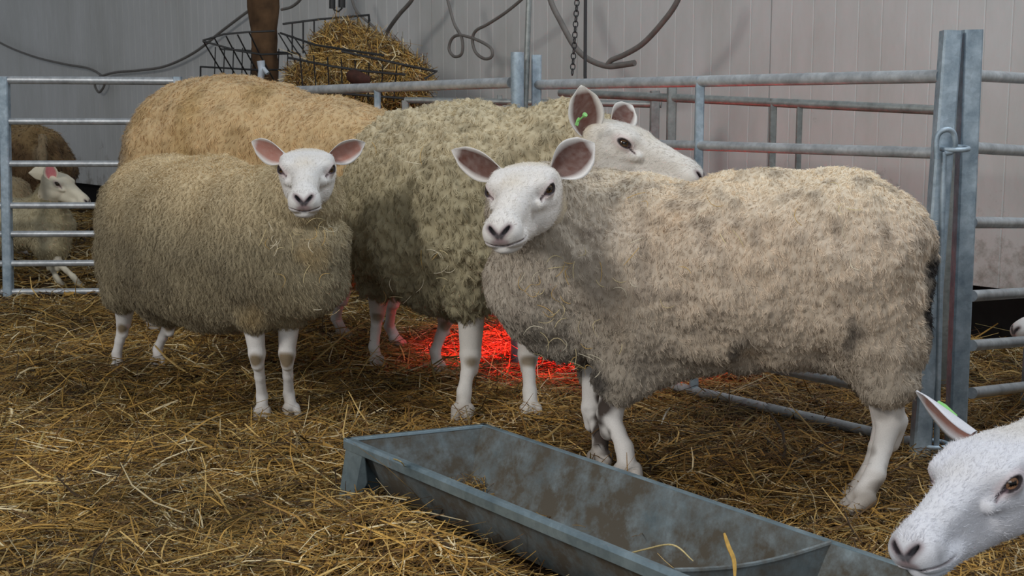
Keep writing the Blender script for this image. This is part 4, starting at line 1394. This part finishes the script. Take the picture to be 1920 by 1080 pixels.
def build_trough():
    base = TP(.6, TW / 2, 0)
    root = empty('feed_trough', tuple(base), 'long galvanised metal feed trough lying on the straw', 'trough')
    # inside and outside sheet: trapezium section
    zb, inset = .012, .052
    NA = 30
    aa = np.linspace(0, TL, NA)
    def section(a, off):
        ins = inset
        return [TP(a, 0 + off, RIMZ), TP(a, ins * .55 + off * .8, (RIMZ + zb) * .5), TP(a, ins + off * .5, zb + .01), TP(a, ins + .02, zb + off * 0 - (0 if off == 0 else 0)),
                TP(a, TW - ins - .02, zb), TP(a, TW - ins - off * .5, zb + .01), TP(a, TW - ins * .55 - off * .8, (RIMZ + zb) * .5), TP(a, TW - off, RIMZ)]
    mb = MB()
    ring = []
    for k, off in enumerate((.0025, 0)):
        v = []
        for a in aa:
            a2 = a
            v += section(a2, off)
        # slope the end sheets inward at the bottom
        v = [np.array(p) for p in v]
        for j in range(8):
            zz = v[j][2]; sl = (RIMZ - zz) / RIMZ * .045
            v[j][:2] += tdir * sl
            v[(NA - 1) * 8 + j][:2] -= tdir * sl
        if k == 0:
            for p in v: p[2] += .0025
        f = [(i * 8 + j, i * 8 + j + 1, (i + 1) * 8 + j + 1, (i + 1) * 8 + j) for i in range(NA - 1) for j in range(7)]
        f += [tuple(range(8)), tuple((NA - 1) * 8 + j for j in range(8))]
        mb.add(v, f)
    mb.build('basin', M['trough'], root, base, smooth=True)
    # rolled rim
    rim = MB(); cs = [TP(0, 0, RIMZ), TP(TL, 0, RIMZ), TP(TL, TW, RIMZ), TP(0, TW, RIMZ)]
    for p, q, outw in ((cs[0], cs[1], -tperp), (cs[2], cs[3], tperp), (cs[3], cs[0], -tdir), (cs[1], cs[2], tdir)):
        n3 = np.array([outw[0], outw[1], 0]); e = nrm(q - p)
        p = p - e * .012; q = q + e * .012
        prof = [n3 * -.003 + [0, 0, -.002], n3 * -.001 + [0, 0, .004], n3 * .010 + [0, 0, .004], n3 * .013 + [0, 0, -.002], n3 * .012 + [0, 0, -.019], n3 * .0105 + [0, 0, -.019], n3 * .0105 + [0, 0, -.003]]
        v = [p + x for x in prof] + [q + x for x in prof]; k = len(prof)
        f = [(i, (i + 1) % k, (i + 1) % k + k, i + k) for i in range(k)] + [tuple(range(k)), tuple(range(k, 2 * k))]
        rim.add(v, f)
    rim.build('rim', M['trough_rim'], root, base, bevel=.0012)
    # end stands: plates that splay out to the ground
    for a0_, sg in ((0, -1), (TL, 1)):
        st = MB(); d3 = np.array([tdir[0], tdir[1], 0]) * sg
        pts = [TP(a0_, -.004, RIMZ - .004) + d3 * .006, TP(a0_, TW + .004, RIMZ - .004) + d3 * .006,
               TP(a0_, TW + .012, -.02) + d3 * .035, TP(a0_, TW - .05, -.02) + d3 * .035, TP(a0_, TW - .075, .045) + d3 * .02,
               TP(a0_, .075, .045) + d3 * .02, TP(a0_, .05, -.02) + d3 * .035, TP(a0_, -.012, -.02) + d3 * .035]
        st.slab(pts, .002, d3)
        # flange turned round the corner along the side
        st.slab([TP(a0_, -.006, RIMZ - .004) + d3 * .006, TP(a0_, -.006, RIMZ - .004) - d3 * .060, TP(a0_, .010, .055) - d3 * .040, TP(a0_, -.010, -.02) - d3 * .012, TP(a0_, -.014, -.02) + d3 * .035], .002, np.array([-tperp[0], -tperp[1], 0]))
        st.build('end_stand', M['trough_rim'], root, base)
    # cross strap near the viewer end
    g1 = G(1300, 1062, RIMZ); g2 = G(1552, 1022, RIMZ)
    al = (g1[:2] - T0[:2]) @ tdir; ar = (g2[:2] - T0[:2]) @ tdir
    st = MB()
    def XP(b, z):
        t = b / TW; p = T0[:2] + tdir * (al + (ar - al) * t) + tperp * b
        return np.array([p[0], p[1], z])
    top = [XP(b, RIMZ + .002 - .012 * math.sin(math.pi * b / TW)) for b in np.linspace(0, TW, 9)]
    bot = [XP(b, max(zb, RIMZ - .10)) for b in np.linspace(TW - .05, .05, 5)]
    st.slab(top + bot, .003, (tdir[0], tdir[1], 0))
    st.tube(top, .0045, 8)
    st.build('divider', M['trough'], root, base)
    return root


build_trough()

# straw lying in and over the trough
def trough_straw():
    n = 420
    a = RNG.uniform(.03, TL - .05, n); b = RNG.uniform(.06, TW - .06, n)
    # gather most of it in the far corner and by the divider
    sel = RNG.random(n) < .45
    a[sel] = np.abs(RNG.normal(.06, .03, sel.sum())) + .03; b[sel] = np.clip(RNG.normal(TW - .09, .03, sel.sum()), .06, TW - .05)
    C = np.array([TP(x, y, .022) for x, y in zip(a, b)]); C[:, 2] += RNG.uniform(0, .008, n)
    phi = RNG.uniform(0, 6.28, n); pit = RNG.normal(0, .15, n)
    pit[sel] += RNG.uniform(0, 1.0, sel.sum()) * .6
    D = np.stack([np.cos(phi) * np.cos(pit), np.sin(phi) * np.cos(pit), np.sin(pit)], 1)
    L = np.clip(.035 * np.exp(RNG.normal(0, .4, n)), .012, .08); C[:, 2] += np.abs(D[:, 2]) * L * .5
    V, Q, c = straw_ribbons(C, D, nrm(np.stack([RNG.normal(0, .4, n), RNG.normal(0, .4, n), np.ones(n)], 1)), L, np.full(n, .0016), straw_cols(n) * .8, (RNG.normal(0, .3, n), RNG.normal(0, .4, n)))
    base = TP(.5, TW / 2, 0)
    o = link('loose_straw', raw_mesh('loose_straw', V - base, Q, c, False, M['straw']), None, tuple(base))
    tag(o, 'wisps of straw and chaff lying inside the trough', 'straw', kind='stuff')


trough_straw()

# individual bright stalks draped on the trough's rim
def stalk(pts, r, c, label):
    mb = MB(); P = spline(pts, 6); mb.tube(P, [r * (1 - .5 * abs(2 * i / (len(P) - 1) - 1) ** 3) for i in range(len(P))], 6)
    m = M.setdefault('stalk%d' % c[0], plain_mat('stalk', lin(*c), .6, 0, .2, 120))
    o = mb.build('straw_stalk', m, None, P[0], smooth=True); tag(o, label, 'straw')


zt = .15
stalk([G(1378, 1085, .13), G(1376, 1050, .15), G(1366, 1025, .165), G(1358, 1000, .18)], .0034, (196, 156, 78), 'broad golden straw blade standing up at the trough divider')
stalk([G(1150, 1046, .05), G(1210, 1030, .10), G(1262, 1022, .135), G(1300, 1052, .12)], .0014, (206, 186, 132), 'thin pale straw arching over the near end of the trough')
stalk([G(700, 884, .03), G(722, 862, .10), G(752, 866, .15), G(766, 896, .06)], .0012, (176, 156, 104), 'thin straw loop hooked over the far trough rim corner')
stalk([G(170, 590, .02), G(182, 620, .06), G(196, 660, .02)], .0022, (178, 138, 70), 'single curved straw blade upright near the fluffy sheep hind foot')
stalk([G(226, 712, .02), G(244, 745, .025), G(260, 785, .02)], .0018, (196, 168, 104), 'pale straw stem lying before the fluffy sheep hind foot')
stalk([G(1240, 795, .02), G(1247, 778, .03), G(1256, 764, .05)], .0026, (190, 184, 170), 'short whitish twig behind the trough under the cream sheep')
stalk([G(0, 916, .035), G(60, 906, .04), G(130, 908, .035)], .0022, (224, 196, 128), 'long bright straw stem lying at the picture edge')
stalk([G(500, 850, .02), G(560, 862, .03), G(640, 918, .03)], .0016, (206, 178, 110), 'long straw stem lying in front of the fluffy sheep')

# ------------------------------------------------------------------ hay racks
def wire(root, pts, r, base, mat='wire', name='wire'):
    mb = MB(); mb.tube([np.asarray(p, float) for p in pts], r, 6); return mb.build(name, M[mat], root, base, smooth=True)


def poly_wires(root, lst, r, base):
    for pts in lst:
        wire(root, pts, r, base)


base = at(470, 175, 6.15)
rk = empty('hay_rack', tuple(base), 'empty wire hay rack with sloping bars tied beside the wooden post', 'hay rack')
YA, YB = 5.95, 6.35
poly_wires(rk, [[at(380, 76, YA), at(420, 64, YA), at(466, 60, YA), at(515, 58, YA)],
                [at(376, 124, YB), at(376, 150, YB)], [at(376, 125, YB), at(480, 131, YA + .1), at(565, 131, YA)],
                [at(380, 77, YA), at(445, 95, YA), at(490, 102, YA), at(560, 100, YA + .1)],
                [at(412, 92, YB), at(486, 96, YB), at(560, 100, YB)]], .0045, base)
poly_wires(rk, [[at(381 + i * 21.5, 77 - i * 4.6 + (2 if i > 2 else 0), YA), at(402 + i * 21.5, 112 - i * 2, YA + .1), at(427 + i * 22, 153, YA + .22)] for i in range(5)], .0035, base)
poly_wires(rk, [[at(404 + i * 17, 88 + i * .5, YB), at(402 + i * 17, 150, YB)] for i in range(9)], .003, base)
poly_wires(rk, [[at(522 + i * 14, 62 + i * 3, YB - .1), at(545 + i * 14, 100, YB - .15), at(562 + i * 12, 132, YA + .05)] for i in range(3)], .0035, base)

base = at(660, 180, 5.9)
rk2 = empty('hay_rack', tuple(base), 'wire hay rack heaped with hay behind the metal hurdle', 'hay rack')
YC, YD = 5.35, 6.15
poly_wires(rk2, [[at(530, 45, YD), at(600, 36, YD), at(693, 28, YD), at(693, 40, YD)],
                 [at(526, 62, YD - .1), at(590, 84, YC + .2), at(652, 94, YC), at(720, 104, YC - .05)],
                 [at(540, 108, YC + .1), at(620, 124, YC), at(690, 134, YC), at(760, 140, YC)],
                 [at(755, 122, YC), at(820, 134, YC), at(796, 148, YC)], [at(640, 96, YC - .02), at(760, 122, YC - .02), at(818, 134, YC)],
                 [at(600, 172, YC), at(800, 188, YC)]], .005, base)
poly_wires(rk2, [[at(548 + i * 20.5, 44 - i * 2.2, YD), at(548 + i * 20.5, 100, YD)] for i in range(8)], .004, base)
poly_wires(rk2, [[at(562 + i * 26, 100 + i * 3.5, YC), at(570 + i * 24, 190, YC + .05)] for i in range(8)], .0032, base)


def strand_blob(name, label, prims, n, l0, w0, cat, pal_scale=1.0, dark=True):
    f = union(prims, .05); lo, hi = bounds(prims)
    V, Q = mesh_sdf(f, lo, hi, .02, .05)
    V = V + vnormals(V, Q) * (.02 * vnoise(V, .07, 5))[:, None]
    N = vnormals(V, Q); c0_ = np.tile(lin(84, 64, 36), (len(V), 1))
    tri = np.concatenate([Q[:, [0, 1, 2]], Q[:, [0, 2, 3]]])
    idx = RNG.integers(0, len(tri), n)
    p = V[tri[idx, 0]] + RNG.normal(0, .008, (n, 3)); nn = N[tri[idx, 0]]
    d = nrm(RNG.normal(0, 1, (n, 3)) + [.3, 0, -.6] + .15 * nn); d = nrm(d - nn * ((d * nn).sum(1) * .75)[:, None])
    L = np.clip(l0 * np.exp(RNG.normal(0, .5, n)), .02, .25)
    Vs, Qs, Cs = straw_ribbons(p + nn * RNG.uniform(-.01, .022, (n, 1)), d, nn, L, w0 * RNG.uniform(.5, 1.3, n), straw_cols(n) * pal_scale, (RNG.normal(0, .35, n), RNG.normal(0, .5, n)))
    V2, Q2, C2 = joinm([(V, Q, c0_), (Vs, Qs, Cs)])
    b = V.mean(0); o = link(name, raw_mesh(name, V2 - b, Q2, C2, False, M['straw']), None, tuple(b))
    tag(o, label, cat, kind='stuff')


strand_blob('hay', 'heap of golden hay piled in the wire rack by the wooden post',
            [cap((655, 92, 5.8, 38), (672, 130, 5.8, 62)), cap((640, 110, 5.8, 45), (720, 130, 5.8, 42)), cap((560, 150, 5.75, 16), (700, 150, 5.7, 50)),
             cap((700, 130, 5.7, 45), (776, 143, 5.7, 22)), cap((690, 165, 5.65, 34), (760, 165, 5.65, 32))], 15000, .07, .0036, 'hay', .92)

mb = MB()
c = at(674, 148, 5.28)
mb.tube(spline([at(652, 138, 5.28), at(664, 144, 5.27), at(680, 150, 5.26), at(694, 152, 5.26)], 4), [.012, .020, .026, .028, .030, .030, .030, .029, .028, .026, .024, .021, .018][:13], 12)
tag(mb.build('wooden_peg', M['brown'], None, c, smooth=True), 'dark brown rounded wooden peg resting on the hurdle top bar before the hay', 'peg')

# white insulator bits low on the post
mb = MB(); c = at(490, 130, 5.9); mb.tube([at(489, 114, 5.9), at(491, 132, 5.9), at(488, 152, 5.9)], [.018, .016, .014], 10); mb.tube([at(494, 128, 5.88), at(502, 138, 5.87)], .010, 8)
tag(mb.build('white_insulator', M['white'], None, c, smooth=True), 'small white plastic fitting at the foot of the wooden post', 'fitting')

# ------------------------------------------------------------------ wooden post (barked trunk)
P0, P1 = at(502, -60, 6.25), at(498, 150, 6.25)
n1, n2 = 60, 40
V = []
for i in range(n1):
    t = i / (n1 - 1); z = 3.0 * (1 - t); r0 = .062 + .004 * math.sin(t * 40)
    for k in range(n2):
        an = 2 * math.pi * k / n2; V.append([math.cos(an) * r0, math.sin(an) * r0, z])
V = np.array(V); nv_ = np.stack([V[:, 0], V[:, 1], 0 * V[:, 0]], 1); nv_ = nrm(nv_)
V += nv_ * (.010 * vnoise(V * [1, 1, .35], .03, 61) + .012 * vnoise(V, .16, 62) + .012 * (np.clip(vnoise(V, .12, 63), .35, 1) - .35))[:, None]
i = (np.arange(n1 - 1)[:, None] * n2 + np.arange(n2)[None]).ravel(); j = (np.arange(n1 - 1)[:, None] * n2 + (np.arange(n2)[None] + 1) % n2).ravel()
b = P1 * [1, 1, 0]
wp = link('wooden_post', raw_mesh('wooden_post', V, np.stack([i, i + n2, j + n2, j], 1), None, True, M['wood']), None, tuple(b))
tag(wp, 'round brown wooden post with peeling bark rising behind the hay racks', 'post')

# ------------------------------------------------------------------ cables, chain, poles
def wall_y(px, py, off):           # point `off` metres in front of the wall along the pixel's ray
    d = ray(px, py); n3 = np.array([wn[0], wn[1], 0]); o3 = np.array([WL[0], WL[1], 0]) + n3 * off
    t = ((o3 - np.array([0, 0, CAM_H])) @ n3) / (d @ n3)
    return np.array([0, 0, CAM_H]) + d * t


def cable(pix, off, r, label, mat='cable', name='cable'):
    offs = off if hasattr(off, '__len__') else [off] * len(pix)
    pts = spline([wall_y(x, y, o_) for (x, y), o_ in zip(pix, offs)], 10)
    mb = MB(); mb.tube(pts, r, 10); o = mb.build(name, M[mat], None, pts[0], smooth=True); tag(o, label, 'cable')
    return o


cable([(-60, 40), (0, 80), (60, 105), (120, 120), (165, 128), (190, 142), (196, 158), (186, 173), (178, 160), (184, 146), (215, 136), (260, 132), (310, 124), (365, 98), (420, 55), (470, 18), (500, 2)], .06, .009,
      'long cable sagging across the wall with a small loop, above the barred hurdle')
cable([(528, 18), (548, 12), (566, -6), (572, -40)], .35, .008, 'short cable curving up beside the wooden post')
cable([(655, -20), (668, 20), (700, 50), (718, 75)], .25, .007, 'thin slanting cable above the hay heap', 'cable')
cable([(790, -40), (772, 0), (748, 28), (726, 60), (718, 88)], .3, .010, 'grey cable curving down to the hay heap')
cable([(832, -30), (842, 10), (852, 45), (866, 72), (866, 100), (852, 106), (842, 92), (848, 72), (864, 66), (895, 75), (920, 90), (922, 106), (908, 110), (892, 98), (886, 76), (892, 58), (915, 45), (950, 22), (985, -8), (1010, -40)], .35, .007,
      'twisted cable with two loops hanging above the ropey-fleeced ewe')
cable([(1018, -60), (1032, 0), (1052, 42), (1078, 88), (1105, 112), (1138, 124), (1165, 122), (1190, 118)], .45, .0115,
      'thick cable drooping in a half circle down to the free end near the chain')
cable([(1290, -60), (1270, 2), (1240, 45), (1205, 82), (1172, 102), (1148, 112), (1140, 120)], .45, .0105,
      'thick cable sweeping up and away from the drooping cable end')

# thin upright pole beside the hurdle joint
mb = MB(); q = at(985, 195, 3.99); mb.tube([q * [1, 1, 0], q, at(994, -60, 4.02)], .0095, 10)
tag(mb.build('upright_pole', M['galv_old'], None, tuple(q * [1, 1, 0]), smooth=True), 'thin round metal pole rising between the two hurdle end posts', 'pole')

# heat lamp over the creep pen behind the hurdle: chain, cord, shade, bulb
lampc = np.array([.17, 3.92, .40])
lx = at(1097, 150, 4.2)
LC = np.array([lx[0] + .02, 4.16, .43])
root = empty('heat_lamp', tuple(LC), 'red heat lamp hanging on a cord, low behind the sheep', 'heat lamp')
mb = MB(); k = 28; prof = [(.018, .13), (.026, .125), (.032, .09), (.075, .05), (.105, .0), (.102, .0), (.072, .046), (.028, .084)]
v = [LC + [r_ * math.cos(2 * math.pi * i / k), r_ * math.sin(2 * math.pi * i / k), z_] for r_, z_ in prof for i in range(k)]
mb.add(v, [(j * k + i, j * k + (i + 1) % k, (j + 1) * k + (i + 1) % k, (j + 1) * k + i) for j in range(len(prof) - 1) for i in range(k)])
mb.build('lamp_shade', M['shade'], root, LC, smooth=True)
em, nt, bs = mat_base('red_bulb', .3); bs.inputs['Base Color'].default_value = (.8, .02, .02, 1)
bs.inputs['Emission Color'].default_value = (1, .02, .015, 1); bs.inputs['Emission Strength'].default_value = 1.5
mb = MB(); prof = [(.002, -.03), (.03, -.024), (.045, -.004), (.042, .02), (.022, .05), (.016, .08)]
v = [LC + [r_ * math.cos(2 * math.pi * i / k), r_ * math.sin(2 * math.pi * i / k), z_] for r_, z_ in prof for i in range(k)]
mb.add(v, [(j * k + i, j * k + (i + 1) % k, (j + 1) * k + (i + 1) % k, (j + 1) * k + i) for j in range(len(prof) - 1) for i in range(k)])
mb.build('bulb', em, root, LC, smooth=True)
mb = MB(); mb.tube([LC + [0, 0, .12], lx * [1, 1, 0] + [0, 0, .9], at(1098, -60, 4.2)], .0055, 8)
mb.build('cord', M['cable_dark'], root, LC, smooth=True)
l = bpy.data.lights.new('heat_lamp_glow', 'SPOT'); l.energy = 92; l.color = (1, .012, .014); l.shadow_soft_size = .04; l.spot_size = math.radians(128); l.spot_blend = .4
lo_ = bpy.data.objects.new('heat_lamp_glow', l); COL.objects.link(lo_); lo_.location = LC + np.array([0, 0, -.06])

mb = MB()
ct, cb = at(1084, -30, 4.3), at(1073, 140, 4.3)
ln = 17
for i in range(ln):
    c = ct + (cb - ct) * (i + .5) / ln; ax = nrm(cb - ct); s1 = nrm(np.cross(ax, [0, 1, 0] if i % 2 else [1, .3, 0]))
    hl = np.linalg.norm(cb - ct) / ln * .62
    pts = [c + ax * hl * math.sin(t) + s1 * .0075 * math.cos(t) for t in np.linspace(0, 2 * math.pi, 15)]
    mb.tube(pts, .0022, 6, cap=False)
tag(mb.build('hanging_chain', M['cable_dark'], None, ct, smooth=True), 'small-linked chain hanging beside the dark lamp cord', 'chain')

# box hanging from above with a bracket, at the top edge by the hay
base = at(628, 0, 5.9)
root = empty('junction_box', tuple(base), 'dark grey double-barrelled switch box high above the hay heap', 'switch box')
mb = MB(); mb.tube([at(623, -30, 5.9), at(623, 16, 5.9)], .014, 14); mb.build('barrel', M['wire'], root, base, smooth=True)
mb = MB(); mb.tube([at(641, -30, 5.9), at(641, 14, 5.9)], .016, 14); mb.build('barrel', M['wire'], root, base, smooth=True)
mb = MB(); mb.tube([at(625, 17, 5.9), at(634, 22, 5.9), at(642, 15, 5.9)], .004, 8); mb.build('bracket', M['wire'], root, base, smooth=True)

# ear tags
q = posA + (np.array([.004, -.052, -.040]) * sA) @ RA.T
ear_tag(rA, at(1083, 228, 2.985), (0.2, -1, .1), (.35, 0, 1), (.004, .010), at(1096, 216, 2.965))
q = posD + (np.array([.012, -.050, -.026]) * sD) @ RD.T
bw = posD + (np.array([.006, -.044, -.014]) * sD) @ RD.T
ed = nrm(np.array([-.64, .62, .45]))
ear_tag(rD, bw + ed * .058 + np.array([-.001, -.010, .006]), (.1, -.75, .65), ed, (.007, .018), None)
